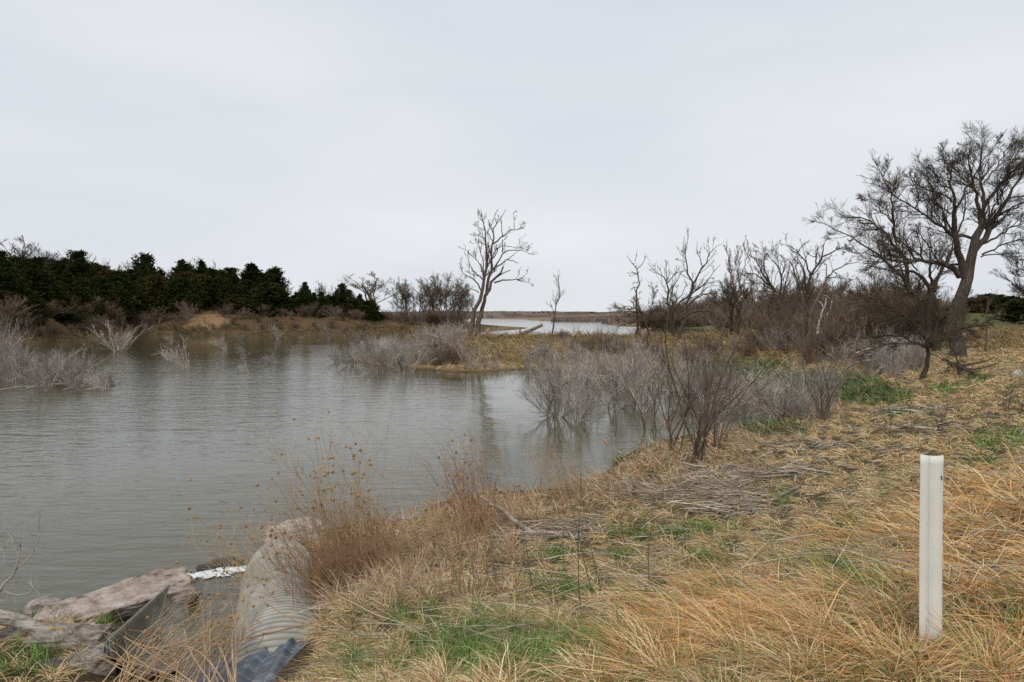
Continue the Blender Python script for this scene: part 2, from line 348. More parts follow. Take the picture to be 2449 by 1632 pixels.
# ------------------------------------------------------------------ land cover masks, in world space via anchors
def blob(U, V, lst, soft=.5):
    """lst of (u, v, ru, rv): ellipses on the picture where a patch of plants lies; 0..1"""
    m = np.zeros(np.shape(U)); k = 1.6 * (fbm(U, V * 3, .022, 91, 4) - .5); h = 2.2 * (fbm(U, V * 2.5, .09, 95, 3) - .5)
    for (u, v, a, b) in lst:
        q = ((U - u) / a) ** 2 + ((V - v) / b) ** 2 + k + h
        m = np.maximum(m, np.clip((1.15 - q) / soft, 0, 1))
    return m
GREEN = [(1750, 880, 140, 24), (1930, 925, 170, 34), (2060, 945, 110, 24), (1850, 1030, 70, 14), (1600, 930, 60, 30), (1380, 1560, 140, 60), (1130, 1560, 150, 75), (1000, 1480, 70, 30), (1240, 1600, 150, 40), (1480, 1330, 60, 16), (1700, 1350, 60, 25), (1880, 1205, 30, 22), (1590, 1280, 160, 22), (2040, 1275, 60, 30),
         (2400, 1060, 70, 26), (2350, 1110, 60, 14), (2260, 1590, 90, 20), (2340, 905, 30, 12), (2260, 930, 50, 14), (1470, 840, 20, 8), (1030, 1250, 20, 12), (60, 1590, 70, 45), (250, 1500, 30, 14), (1330, 1330, 60, 14), (2140, 985, 50, 12), (1480, 1100, 40, 12),
         (880, 1600, 90, 40), (1950, 1370, 90, 26), (2090, 1440, 70, 30), (1350, 1420, 80, 18), (2440, 1500, 40, 60), (1760, 1440, 80, 20), (940, 860, 22, 6), (1230, 816, 20, 4), (1330, 812, 40, 3)]
ORANGE = [(2449, 1260, 270, 110), (2420, 1400, 230, 150), (1760, 1490, 190, 110), (2250, 1620, 330, 80), (1650, 1600, 150, 80), (2050, 1290, 130, 30), (1980, 1480, 160, 50), (2900, 1300, 420, 260), (3400, 1400, 500, 320), (2800, 1700, 500, 160)]
GREY = [(1650, 1180, 250, 34), (1800, 1140, 200, 24), (1300, 1270, 150, 26), (1950, 1070, 120, 14), (2200, 985, 110, 10), (2230, 1030, 130, 14), (1750, 1220, 120, 20)]
PALE = [(1400, 1450, 180, 60), (1750, 1240, 60, 16), (1300, 1300, 100, 30), (2100, 1060, 250, 50), (2300, 980, 180, 40), (2300, 900, 180, 22)]
BROWN = [(900, 1400, 160, 90), (1200, 1240, 120, 40), (1500, 1180, 160, 30), (1150, 1330, 120, 40), (760, 1440, 60, 60)]

def cover_colors(x, y, z, u, v, rng=None):
    """base ground colour"""
    nn = fbm(x, y, .5, 21); n2 = fbm(x, y, 3., 31)
    c = np.empty(x.shape + (3,))
    straw = np.array([.32, .235, .13]); brown = np.array([.19, .13, .07]); green = np.array([.05, .085, .022]); grey = np.array([.17, .145, .12]); orange = np.array([.28, .14, .05])
    c[:] = straw
    def mixin(col, k):
        nonlocal c
        k = np.clip(k, 0, 1)[..., None]; c = c * (1 - k) + col * k
    mixin(brown, (nn - .35) * 2.2)
    mixin(brown, blob(u, v, BROWN) * .7)
    mixin(grey, blob(u, v, GREY) * .9)
    mixin(orange, blob(u, v, ORANGE) * .5)
    mixin(green, blob(u, v, GREEN) * .6)
    r = np.hypot(x, y)
    mixin(np.array([.16, .105, .055]), np.clip((r - 45) / 30, 0, 1) * .55)
    mixin(np.array([.045, .055, .02]), np.clip((fbm(x, y, .25, 77) - .52) * 6, 0, 1) * np.clip((r - 60) / 20, 0, 1) * .7)
    # left bank soil
    lb = (np.clip((r - 95) / 15, 0, 1)) * (x < -5)
    mixin(np.array([.115, .070, .036]), lb * .85)
    mixin(np.array([.045, .034, .018]), lb * np.clip((fbm(x, y, .22, 41) - .42) * 5, 0, 1) * .9)
    mixin(np.array([.30, .19, .10]), blob(u, v, [(495, 765, 52, 22)], .6) * .9 * lb)
    mixin(np.array([.13, .095, .045]), lb * np.clip((.9 - z) / .4, 0, 1) * .8)
    # wet margin and lake bed
    mixin(np.array([.05, .038, .022]), np.clip((.16 - z) / .14, 0, 1) * .85)
    # green field and hills, right and far
    fld = (x > 30) * np.clip((r - 105) / 15, 0, 1) * (r < 320)
    mixin(np.array([.075, .10, .03]), fld * np.clip((fbm(x, y, .05, 51) - .3) * 4, 0, 1) * .9)
    mixin(np.array([.24, .175, .12]), np.clip((r - 450) / 100, 0, 1) * .85)
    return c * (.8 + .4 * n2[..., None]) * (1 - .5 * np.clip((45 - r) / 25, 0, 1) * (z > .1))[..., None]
U, V = project(GX, GY, GZ)
U = np.where(GY > .5, U, -9999)
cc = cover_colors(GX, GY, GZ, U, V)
# dirt track that crosses the spit and the field
track = np.zeros(GX.shape)
TR = np.array([at_z(u, v, z)[:2] for u, v, z in [(1560, 808, 1.9), (1660, 809, 1.9), (1760, 810, 2.0), (1900, 810, 2.1), (2100, 809, 2.2), (2300, 809.5, 2.2), (2449, 809, 2.25), (2700, 808, 2.3)]])
TR2 = np.array([at_z(u, v, z)[:2] for u, v, z in [(2100, 796, 2.3), (2280, 794, 2.4), (2449, 793, 2.45), (2700, 792, 2.5)]])
def near_line(x, y, L):
    d = np.full(x.shape, 1e9)
    for a, b in zip(L[:-1], L[1:]):
        ab = b - a; t = np.clip(((x - a[0]) * ab[0] + (y - a[1]) * ab[1]) / (ab @ ab), 0, 1)
        d = np.minimum(d, np.hypot(x - a[0] - t * ab[0], y - a[1] - t * ab[1]))
    return d
for L, wd in ((TR, 1.9), (TR2, 1.6)):
    k = np.clip((wd - near_line(GX, GY, L) + .8 * (fbm(GX, GY, .7, 61) - .5)) / .5, 0, 1)[..., None]
    cc = cc * (1 - k) + np.array([.40, .33, .26]) * k
nr, ncol = GX.shape
idx = np.arange(nr * ncol).reshape(nr, ncol)
Q = np.stack([idx[:-1, :-1], idx[:-1, 1:], idx[1:, 1:], idx[1:, :-1]], -1).reshape(-1, 4)[:, ::-1]
Vt = np.stack([GX, GY, GZ], -1).reshape(-1, 3)
Vt = np.r_[Vt, [[0, 0, 2.93]]]
ctr = len(Vt) - 1
Tt = np.stack([idx[0, :-1], idx[0, 1:], np.full(ncol - 1, ctr)], -1)
seam = np.stack([idx[:-1, -1], idx[:-1, 0], idx[1:, 0], idx[1:, -1]], -1)[:, ::-1]
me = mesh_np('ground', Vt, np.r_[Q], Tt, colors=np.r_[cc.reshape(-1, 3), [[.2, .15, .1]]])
g = link('ground', me, ground_mat()); tag(g, 'rough grassy lake bank and spit of land', kind='structure')

# ------------------------------------------------------------------ water
th = np.linspace(-PI, PI, 181); rr = np.exp(np.linspace(math.log(3), math.log(9000), 160))
a, b = np.meshgrid(th, rr); wx, wy = np.sin(a) * b, np.cos(a) * b
uu, vv = project(wx, wy, np.zeros_like(wx))
calm = blob(uu, vv, [(1330, 1000, 190, 130), (1500, 940, 220, 60), (1150, 900, 150, 22), (1250, 1080, 90, 60), (1700, 980, 150, 50), (430, 806, 560, 26)], .9)
calm = np.where(wy > 1, calm, 0)
chop = .9 * (1 - .75 * calm) * (.3 + 1.4 * fbm(wx, wy, .05, 71)) * np.clip(18 / (b + 8), .25, 1) ** .35
idx = np.arange(a.size).reshape(a.shape)
Q = np.stack([idx[:-1, :-1], idx[:-1, 1:], idx[1:, 1:], idx[1:, :-1]], -1).reshape(-1, 4)[:, ::-1]
me = mesh_np('water', np.stack([wx, wy, 0 * wx], -1).reshape(-1, 3), Q, colors=np.repeat(chop.reshape(-1, 1), 3, 1))
wt = link('water', me, water_mat()); tag(wt, 'grey green rippled lake water', kind='structure')

# ------------------------------------------------------------------ bare trees
def resample(P, n):
    P = np.asarray(P, float); s = np.r_[0, np.cumsum(np.linalg.norm(np.diff(P, axis=0), axis=1))]
    # smooth the hand-set line a little before sampling it
    t = np.linspace(0, s[-1], n)
    q = np.stack([np.interp(t, s, P[:, k]) for k in range(P.shape[1])], -1)
    for _ in range(2): q[1:-1] = .5 * q[1:-1] + .25 * (q[:-2] + q[2:])
    return q
class Zoom:
    """points noted on an enlarged piece of the picture"""
    def __init__(s, u0, v0, k): s.u0, s.v0, s.k = u0, v0, k
    def __call__(s, pts): return [(s.u0 + a / s.k, s.v0 + b / s.k) for a, b in pts]
def limb3d(pts, y, r0, r1, rng, k, depth=.35, n=12, start=None):
    """limb at depth y metres with sideways lean out of the picture plane; r in zoom pixels"""
    q = resample(pts, n)
    tot = np.linalg.norm(q[-1] - q[0]) / F * y
    dy = rng.uniform(-1, 1) * depth * tot
    prof = np.linspace(0, 1, n) ** 1.2 * dy
    out = np.array([at_y(a, b, y + (start or 0) + e) for (a, b), e in zip(q, prof)])
    out[1:-1] += rng.normal(0, .012 * tot, (n - 2, 3))
    rad = np.linspace(r0, r1, n) / k / F * y
    return out, rad
def mk_tree(name, base, trunk_groups, crown_groups, m1, m2, bud=None, label=None, cat='tree', group=None, scale=None):
    root = empty(name, tuple(base)); b = np.array(base)
    sh = lambda G: [(P - b, R, k) for P, R, k in G]
    link('trunk', tube_mesh('trunk', sh(trunk_groups)), m1, root)
    if crown_groups: link('crown', tube_mesh('crown', sh(crown_groups)), m2, root)
    tag(root, label, cat, group)
    return root
def foliate(P, R, rng, rmin, dens=1.0, up=.12, levels=3, K=(9, 6, 5), ang=(18, 46), L0=None, t0=.25, ratio=((.3, .6), (.4, .7), (.4, .7)), wander=.13, lean=(0, 0, 0), lmin=.12, nn=(5, 4, 3)):
    """successive orders of branches on given limbs -> list of tube groups"""
    out = []; L = plen(P) if L0 is None else L0
    for l in range(levels):
        kk = max(1, int(round(K[l] * dens)))
        p, d, ln, r = sprout(P, R, L, kk, rng, t0=t0, ang=ang, ratio=ratio[l], rr=.55, rmin=rmin * (1.6, 1.25, 1)[l], lmin=lmin, lean=lean)
        P, R = shoots(p, d, ln, r, rng, n=nn[l], wander=wander, up=up, tip=.45); R = np.maximum(R, rmin * .8)
        out.append((P, R, (4, 3, 3)[l])); L = ln; t0 = .1
    return out
def guided_tree(name, zoom, y, limbs, rng, mat1, mat2, rmin, dens=1.0, label='', group=None, levels=3, K=(9, 6, 5), trunk_n=1, nofol=(), lean=(0, 0, 0), up=.12, depth=.35, cat='tree', ratio=((.28, .55), (.4, .7), (.4, .7)), extra=None, base=None):
    tg, cg = [], []
    for i, (pts, r0, r1) in enumerate(limbs):
        P, R = limb3d(zoom(pts), y, r0, r1, rng, zoom.k, depth=(.0 if i < trunk_n else depth))
        if i < trunk_n or i == 0:
            P = np.r_[[P[0] + (P[0] - P[1]) * .0 + np.array([0, 0, -.5])], P]; R = np.r_[[R[0] * 1.35], R]
        tg.append((P[None], np.maximum(R, rmin)[None], 8))
        if i not in nofol:
            L = plen(P[None]); m = dens * np.clip(L[0] / 5, .5, 2.2)
            cg += foliate(P[-12:][None], R[-12:][None], rng, rmin, 1, up, levels, (max(2, int(K[0] * m)), K[1], K[2]), L0=np.minimum(L, 5.5), t0=(.45 if i < trunk_n else .2), lean=lean, ratio=ratio)
    # a round flare of roots where the trunk meets the soil
    b = tg[0][0][0, 1].copy() if base is None else np.array(base)
    mg = {}
    for P, R, k in cg: mg.setdefault((P.shape[1], k), []).append((P, R))
    cg = [(np.concatenate([a for a, _ in v]), np.concatenate([c for _, c in v]), kk[1]) for kk, v in mg.items()]
    return mk_tree(name, b, tg, cg, mat1, mat2, label=label, group=group, cat=cat)

rng = np.random.default_rng(7)
ZA = Zoom(1080, 490, 4.61); ZB = Zoom(1480, 540, 5.227); ZC = Zoom(1720, 540, 4.61); ZD = Zoom(1960, 310, 4.751); ZE = Zoom(1960, 580, 4.6115)
def e2d(pts): return [((x / 4.6115) * 4.751, (580 - 310 + y_ / 4.6115) * 4.751) for x, y_ in pts]

yA = 83
guided_tree('cottonwood_tree', ZA, yA, [
    ([(205, 1420), (225, 1250), (265, 1120), (300, 1000), (350, 890), (390, 790), (420, 690), (428, 580), (405, 480), (385, 380), (375, 280), (360, 180), (340, 90), (320, 50)], 27, 2),
    ([(330, 950), (300, 880), (250, 820), (190, 790), (120, 760), (90, 650)], 9, 2),
    ([(355, 830), (310, 780), (240, 740), (190, 660), (180, 590)], 9, 2),
    ([(355, 850), (345, 720), (345, 600), (310, 500), (290, 400)], 9, 2),
    ([(340, 700), (290, 620), (220, 560), (180, 530), (130, 430)], 5, 1.5),
    ([(385, 440), (310, 410), (230, 430)], 5, 1.5), ([(380, 380), (300, 340), (200, 320)], 5, 1.5), ([(375, 290), (290, 250), (225, 210)], 4, 1.5),
    ([(300, 970), (250, 935), (190, 915), (140, 880)], 6, 1.5), ([(235, 1160), (210, 1090), (175, 1030)], 7, 2),
    ([(385, 330), (430, 240), (470, 160), (480, 90)], 5, 1.5), ([(365, 200), (300, 150), (290, 90)], 4, 1.5)],
    rng, M['bark_brown'], M['bark_brown'], .012, label='tall leaning cottonwood on the spit, left trunk of the twin pair', dens=.9, group=None, K=(7, 5, 4), up=.15)
guided_tree('cottonwood_tree', ZA, yA + .5, [
    ([(290, 1440), (300, 1260), (335, 1120), (385, 1000), (430, 910), (465, 850), (500, 790), (530, 710), (572, 678)], 30, 8),
    ([(385, 1000), (400, 880), (430, 770), (445, 640), (455, 520), (450, 400), (450, 300), (500, 220), (540, 120), (600, 50)], 18, 2),
    ([(455, 430), (520, 380), (580, 340), (640, 280), (720, 270), (810, 260)], 9, 2), ([(560, 350), (548, 200), (540, 120)], 6, 2),
    ([(460, 720), (520, 610), (570, 530), (650, 485), (760, 500), (860, 550)], 9, 2), ([(450, 720), (530, 660), (610, 605), (700, 540), (730, 510)], 9, 2),
    ([(610, 605), (680, 620), (735, 645)], 5, 3), ([(470, 860), (540, 835), (620, 830), (720, 830), (780, 820), (820, 770)], 10, 2), ([(720, 830), (800, 850), (860, 855), (895, 885)], 4, 1.5),
    ([(500, 800), (570, 750), (650, 722)], 7, 4), ([(445, 600), (500, 530), (530, 450), (590, 370)], 7, 2), ([(560, 530), (560, 380)], 6, 3),
    ([(455, 560), (540, 440), (650, 460), (800, 480)], 6, 1.5), ([(690, 270), (690, 190), (680, 80)], 4, 1.5), ([(780, 265), (810, 200)], 3, 1.5), ([(450, 400), (390, 280)], 5, 3)],
    rng, M['bark_brown'], M['bark_brown'], .012, label='tall leaning cottonwood on the spit, right trunk of the twin pair with snapped limbs', dens=.6, nofol=(0, 9, 6, 11), K=(6, 5, 4), up=.15)
Z2 = Zoom(780, 480, 2.851)
guided_tree('young_tree', Z2, 82, [([(1540, 925), (1550, 830), (1555, 760), (1580, 680), (1600, 620), (1575, 560)], 6, 1), ([(1575, 700), (1600, 650), (1640, 625)], 2, .7), ([(1556, 760), (1530, 720), (1495, 700)], 2, .7)],
    rng, M['bark_grey'], M['twig_grey'], .010, label='slender young bare tree standing alone on the spit against the lake', K=(9, 5, 3), up=.22, lean=(0, 0, .4))
guided_tree('dead_snag', ZB, 80, [
    ([(205, 1390), (210, 1200), (220, 1000), (235, 880), (245, 780), (230, 650), (230, 540), (205, 470), (180, 420), (120, 405)], 16, 3), ([(230, 540), (290, 490), (320, 430), (350, 370)], 6, 1.5),
    ([(228, 605), (180, 585), (120, 600)], 6, 2), ([(228, 600), (170, 620), (130, 640)], 4, 1.5), ([(238, 770), (180, 775), (135, 820)], 5, 2), ([(250, 855), (285, 825)], 4, 2), ([(200, 450), (220, 370), (235, 300)], 4, 1.5), ([(235, 715), (200, 705), (175, 740)], 4, 1.5)],
    rng, M['bark_grey'], M['bark_brown'], .010, label='thin dead snag with a crooked top and few stubby branches', K=(5, 3, 3), nofol=(), ratio=((.12, .25), (.4, .6), (.4, .6)))
guided_tree('bushy_tree', ZB, 79, [([(375, 1370), (340, 1200), (300, 1090), (200, 1030), (60, 1050)], 16, 4), ([(345, 1220), (390, 1080), (425, 950), (440, 840), (430, 770)], 9, 2), ([(320, 1130), (220, 1130), (80, 1120), (-60, 1150)], 8, 2),
    ([(390, 1090), (480, 1030), (560, 950)], 7, 2), ([(300, 1090), (180, 1080), (0, 1180)], 7, 2), ([(300, 1090), (140, 1000), (-70, 1060)], 6, 2), ([(370, 1300), (440, 1330), (520, 1390)], 7, 3), ([(350, 1190), (200, 1200), (40, 1230)], 6, 2), ([(380, 1100), (500, 1060), (620, 1080)], 6, 2)],
    rng, M['bark_dark'], M['twig_brown'], .014, label='low spreading bare tree with drooping tangled twigs at the foot of the thin snag', K=(12, 6, 5), up=0)
guided_tree('bare_tree', ZB, 76, [
    ([(690, 1420), (670, 1280), (640, 1150), (625, 1000), (600, 880), (610, 780), (590, 680), (575, 600), (500, 620), (430, 540)], 24, 2),
    ([(605, 715), (640, 680), (700, 600), (830, 560)], 7, 2), ([(600, 690), (595, 550), (585, 430)], 6, 2), ([(645, 1150), (690, 1000), (630, 900), (680, 780), (740, 650), (830, 560)], 10, 2),
    ([(680, 1290), (670, 1100), (720, 940), (800, 930), (880, 860), (960, 790), (1090, 720), (1200, 590), (1270, 490)], 15, 2), ([(680, 1280), (560, 1070)], 9, 4), ([(700, 960), (800, 850), (850, 700)], 7, 2), ([(640, 900), (720, 850), (730, 770)], 5, 2)],
    rng, M['bark_dark'], M['bark_brown'], .011, label='bare tree with several upright stems, left of the wide forked one by the lake', K=(6, 4, 4), dens=.8)
guided_tree('bare_tree', ZB, 74, [
    ([(740, 1440), (790, 1200), (860, 1040), (900, 900), (910, 740), (890, 600), (850, 470), (825, 350), (835, 220), (870, 140)], 24, 2),
    ([(900, 850), (940, 700), (1000, 590), (1060, 490), (1130, 400), (1140, 320), (1200, 260), (1285, 230)], 14, 2), ([(1040, 500), (1010, 400), (975, 330), (980, 200)], 6, 2), ([(1130, 390), (1130, 290), (1110, 200)], 5, 2),
    ([(770, 1170), (780, 1100), (860, 1020), (930, 920), (1010, 880), (1140, 840), (1300, 860)], 15, 3), ([(790, 1160), (880, 1100), (950, 1050), (1060, 1040), (1170, 1100), (1250, 1200), (1330, 1310), (1400, 1450)], 16, 5),
    ([(930, 1130), (1000, 1200), (1050, 1290), (1090, 1390), (1140, 1450)], 9, 4), ([(950, 810), (1050, 740), (1150, 700), (1270, 690)], 8, 2), ([(930, 950), (1000, 870), (1100, 770), (1200, 740), (1280, 760)], 8, 2), ([(845, 460), (780, 430), (720, 430)], 4, 2), ([(825, 350), (770, 310)], 4, 2)],
    rng, M['bark_dark'], M['bark_brown'], .011, label='wide forked bare tree whose lowest limb arches down to the track', K=(6, 4, 4), dens=.7)
yC = 62
guided_tree('bare_tree', ZC, 70, [
    ([(350, 1280), (300, 1050), (250, 830), (160, 700), (120, 560), (115, 430), (80, 330), (75, 270)], 11, 1.5), ([(235, 780), (220, 680), (230, 540), (300, 400), (320, 250)], 7, 1.5), ([(290, 1000), (295, 840), (200, 640), (210, 300)], 9, 1.5), ([(330, 1150), (420, 1000), (480, 850), (490, 700)], 5, 2)],
    rng, M['bark_brown'], M['twig_brown'], .010, label='spindly bare tree with many upright wand-like stems', K=(9, 5, 4), up=.25, lean=(0, 0, .3))
guided_tree('bare_tree', ZC, yC + 6, [
    ([(690, 1390), (690, 1000), (670, 850), (600, 690), (560, 560), (500, 470), (440, 400), (500, 320), (550, 250), (610, 220)], 18, 2),
    ([(620, 720), (530, 600), (470, 520), (430, 390), (340, 320)], 14, 2), ([(600, 690), (500, 620), (450, 550), (330, 520), (190, 490)], 12, 2), ([(670, 800), (690, 640), (680, 520), (620, 400), (560, 340), (480, 300)], 13, 2),
    ([(640, 740), (480, 640), (320, 640)], 9, 2), ([(660, 800), (520, 780), (400, 800)], 8, 2), ([(680, 840), (740, 600), (790, 400)], 10, 3), ([(660, 780), (560, 720), (440, 720), (330, 760)], 7, 2), ([(680, 560), (740, 430), (690, 350)], 7, 2)],
    rng, M['bark_dark'], M['bark_brown'], .011, label='broad bare tree with arching limbs between the spindly tree and the split trunk', K=(8, 5, 4))
guided_tree('bare_tree', ZC, yC, [
    ([(985, 1180), (980, 1000), (975, 800), (960, 700), (960, 600), (930, 500), (870, 420), (850, 330)], 26, 3),
    ([(965, 760), (985, 640), (1020, 530), (1060, 430), (1120, 370), (1200, 300), (1340, 250), (1500, 190)], 17, 2), ([(1070, 420), (1065, 330), (1070, 260), (1110, 230)], 9, 3), ([(1130, 360), (1150, 270), (1150, 200), (1200, 140)], 8, 2),
    ([(1000, 560), (975, 450), (940, 360), (870, 300), (800, 290), (740, 210)], 11, 2), ([(940, 760), (880, 660), (830, 560), (820, 440), (770, 370), (680, 340)], 12, 2), ([(985, 800), (1020, 720), (1050, 660)], 12, 9), ([(870, 290), (920, 210), (1010, 150)], 6, 1.5),
    ([(1060, 350), (990, 320), (940, 280)], 5, 2), ([(960, 720), (900, 640), (860, 520), (840, 440)], 9, 3), ([(870, 300), (790, 230), (700, 205)], 5, 2)],
    rng, M['bark_dark'], M['bark_brown'], .010, label='spreading bare tree with a split trunk and open rounded top', K=(7, 4, 4), nofol=(6,), dens=.8)
guided_tree('bare_tree', ZC, yC - 4, [
    ([(990, 1260), (1030, 950), (1090, 800), (1140, 700), (1190, 640)], 24, 17), ([(1125, 720), (1150, 630), (1190, 560), (1260, 500), (1320, 450), (1420, 420), (1560, 400)], 12, 2), ([(1180, 560), (1185, 470), (1180, 430)], 7, 4), ([(1260, 500), (1310, 560), (1320, 660)], 4, 1.5), ([(1270, 510), (1400, 590), (1480, 600)], 4, 1.5)],
    rng, M['bark_brown'], M['bark_brown'], .009, label='leaning broken trunk with a single long limb reaching right', K=(7, 4, 4), nofol=(0,), dens=.7, up=0)
guided_tree('birch_tree', ZC, 50, [([(1090, 1120), (1120, 980), (1150, 900), (1180, 860), (1180, 800)], 13, 7), ([(1150, 905), (1130, 860), (1095, 835)], 8, 6), ([(1165, 770), (1220, 800)], 6, 4)],
    rng, M['birch'], M['birch'], .01, label='broken birch trunk with pale peeling bark in the brush', nofol=(0, 1, 2))
guided_tree('birch_tree', ZC, 51, [([(1165, 1060), (1195, 980), (1225, 900), (1245, 825)], 8, 4)],
    rng, M['birch'], M['birch'], .01, label='thin pale stem leaning behind the broken birch', nofol=(0,))

yF = 42
big = guided_tree('cottonwood_tree', ZD, yF, [
    (e2d([(1530, 1285), (1525, 1100), (1520, 950), (1540, 800), (1545, 650), (1590, 480)]) + [(1690, 1540), (1760, 1350), (1800, 1200), (1820, 1050), (1825, 930)], 88, 32),
    ([(1825, 940), (1780, 850), (1770, 700), (1750, 560), (1720, 430), (1690, 300), (1700, 180)], 22, 3), ([(1770, 690), (1680, 600), (1580, 530), (1520, 400), (1460, 300)], 10, 2),
    ([(1850, 930), (1890, 850), (1850, 740), (1830, 680), (1840, 580), (1830, 400), (1830, 250), (1850, 110)], 20, 3), ([(1890, 850), (1970, 760), (2050, 640), (2100, 540), (2200, 470), (2330, 370), (2440, 300)], 20, 3),
    ([(1870, 600), (1950, 500), (2020, 440), (2080, 300), (2200, 130)], 10, 2), ([(1740, 1400), (1880, 1250), (1980, 1090), (2020, 980), (2040, 880), (2120, 790), (2190, 660), (2320, 520), (2400, 380)], 38, 4),
    ([(2050, 950), (2180, 920), (2320, 830), (2420, 760)], 12, 3), ([(2035, 860), (2010, 800), (2030, 650), (2010, 480)], 12, 2), ([(1850, 1300), (2000, 1230), (2150, 1140), (2320, 1060), (2420, 1060)], 14, 3),
    ([(1850, 1420), (2030, 1330), (2200, 1270), (2360, 1240)], 11, 3), ([(1830, 1450), (2050, 1400), (2200, 1440), (2350, 1500)], 8, 3), ([(1780, 1300), (1930, 1000), (2060, 700), (2200, 560), (2330, 200)], 12, 2), ([(1550, 1300), (1440, 1000), (1350, 850), (1250, 600), (1170, 400)], 12, 2), ([(1560, 1200), (1640, 1000), (1660, 800), (1600, 560)], 10, 2), ([(1450, 1180), (1330, 1000), (1300, 800), (1180, 700)], 8, 2),
    (e2d([(1590, 380)]) + [(1620, 1540), (1590, 1400), (1550, 1250), (1530, 1100), (1540, 980), (1545, 880)], 44, 22), ([(1545, 900), (1520, 780), (1520, 700), (1480, 600), (1470, 500), (1440, 350), (1390, 240)], 18, 2),
    ([(1560, 890), (1630, 780), (1680, 660), (1710, 540), (1640, 440), (1560, 330)], 14, 2), ([(1510, 830), (1430, 740), (1330, 710), (1200, 690), (1110, 630), (1000, 540)], 12, 2), ([(1490, 960), (1420, 900), (1340, 870), (1180, 830)], 8, 2),
    ([(1740, 1240), (1600, 1190), (1480, 1190), (1350, 1110), (1240, 1030), (1150, 950), (1060, 870), (960, 820), (850, 770), (790, 680), (750, 560), (700, 480)], 18, 2), ([(1090, 890), (1130, 800), (1120, 720), (1060, 600), (1020, 470)], 9, 2),
    (e2d([(1540, 380), (1500, 330), (1380, 260), (1240, 200), (1100, 190), (960, 210), (820, 200), (620, 210), (480, 230)]), 30, 3), (e2d([(1560, 240), (1440, 250), (1300, 210)]), 14, 5),
    ([(1750, 560), (1830, 400), (1950, 250), (2020, 120)], 9, 2), ([(2100, 560), (2180, 380), (2300, 180)], 9, 2), ([(1470, 500), (1560, 380), (1620, 250)], 8, 2), ([(1440, 700), (1330, 560), (1260, 430)], 7, 2)],
    rng, M['bark_grey'], M['bark_dark'], .0070, label='largest bare cottonwood with thick grey trunk and high fan of twigs', K=(16, 8, 5), depth=.7, dens=1, up=.03, trunk_n=1, nofol=(0, 16), ratio=((.27, .52), (.5, .8), (.55, .95)))
guided_tree('cottonwood_tree', ZE, yF + 5, [
    ([(1310, 1275), (1310, 1000), (1330, 800), (1300, 650), (1240, 500), (1180, 400), (1080, 310), (950, 285), (800, 300)], 50, 7),
    ([(1260, 540), (1280, 400), (1350, 290), (1440, 180), (1480, 60), (1440, -80)], 26, 3), ([(1310, 1150), (1240, 940), (1100, 700), (1010, 540), (900, 410), (820, 280), (730, 170), (620, 80), (480, 20), (300, -60), (170, -130), (30, -220)], 26, 3),
    ([(1000, 560), (950, 250), (900, 120), (850, 0), (800, -50), (640, -180), (500, -260), (340, -300), (210, -320)], 26, 2), ([(850, 0), (820, -150), (810, -350), (800, -480), (760, -620), (690, -740)], 17, 2),
    ([(600, 60), (450, 130), (330, 100), (250, 60)], 6, 2), ([(1240, 480), (1200, 300), (1240, 100), (1210, -60)], 18, 3), ([(720, 180), (700, 20), (690, -160)], 10, 2), ([(880, 200), (760, 100), (650, -20), (640, -100)], 9, 2),
    ([(860, -60), (980, 60), (1060, 180)], 7, 3), ([(1080, 320), (960, 180), (900, 20)], 9, 2), ([(820, -200), (700, -330), (600, -440), (480, -480)], 9, 2), ([(1230, 60), (1120, -60), (1060, -200)], 9, 2), ([(1300, 300), (1400, 60), (1600, -60)], 9, 2), ([(620, -180), (480, -130), (380, -40)], 5, 2)],
    rng, M['bark_dark'], M['bark_brown'], .008, label='dark bare tree behind the largest cottonwood, its long limbs sweeping left', K=(16, 8, 5), nofol=(0,), depth=.6, dens=1, up=.03, ratio=((.27, .52), (.5, .8), (.55, .95)))
guided_tree('juniper_tree', ZE, 31, [
    ([(1130, 1530), (1190, 1350), (1195, 1200), (1195, 1060), (1120, 980), (1080, 900)], 34, 5), ([(1210, 1080), (1300, 1000), (1420, 900), (1560, 720), (1640, 600)], 14, 2), ([(1220, 1040), (1400, 990), (1600, 960), (1700, 910), (1820, 915)], 11, 2),
    ([(1190, 1160), (1050, 1110), (900, 1040), (700, 1030), (520, 1060)], 15, 2), ([(1180, 1140), (1000, 1120), (860, 1100), (700, 1130), (560, 1190)], 11, 2), ([(1200, 1100), (1230, 900), (1180, 750), (1200, 600)], 11, 2),
    ([(1180, 1100), (1000, 850), (850, 750), (600, 620), (380, 590)], 12, 2), ([(1190, 1050), (900, 900), (700, 770), (560, 740)], 9, 2), ([(1230, 1230), (1400, 1300), (1560, 1390)], 6, 2), ([(1210, 1120), (1450, 1050), (1700, 1010)], 8, 2), ([(1180, 1090), (1060, 940), (1050, 760), (1080, 640)], 8, 2), ([(1220, 1060), (1350, 880), (1400, 740)], 8, 2)],
    rng, M['bark_dark'], M['bark_dark'], .006, label='small dark tree with tangled drooping branches in front of the cottonwood', K=(20, 8, 6), up=0, depth=.5)
guided_tree('sapling', ZE, 44, [([(1840, 1240), (1835, 1000), (1845, 800), (1860, 610)], 11, 5), ([(1835, 900), (1960, 780), (2060, 740)], 3, 1), ([(1835, 960), (1700, 880), (1640, 820)], 3, 1), ([(1838, 1040), (2000, 1010), (2150, 1000)], 3, 1), ([(1838, 1060), (1700, 1020), (1600, 1030)], 3, 1), ([(1838, 980), (1990, 900), (2080, 880)], 3, 1)],
    rng, M['bark_brown'], M['twig_brown'], .006, label='straight young tree with level side twigs, right of the thick trunk', K=(6, 4, 3), up=0)
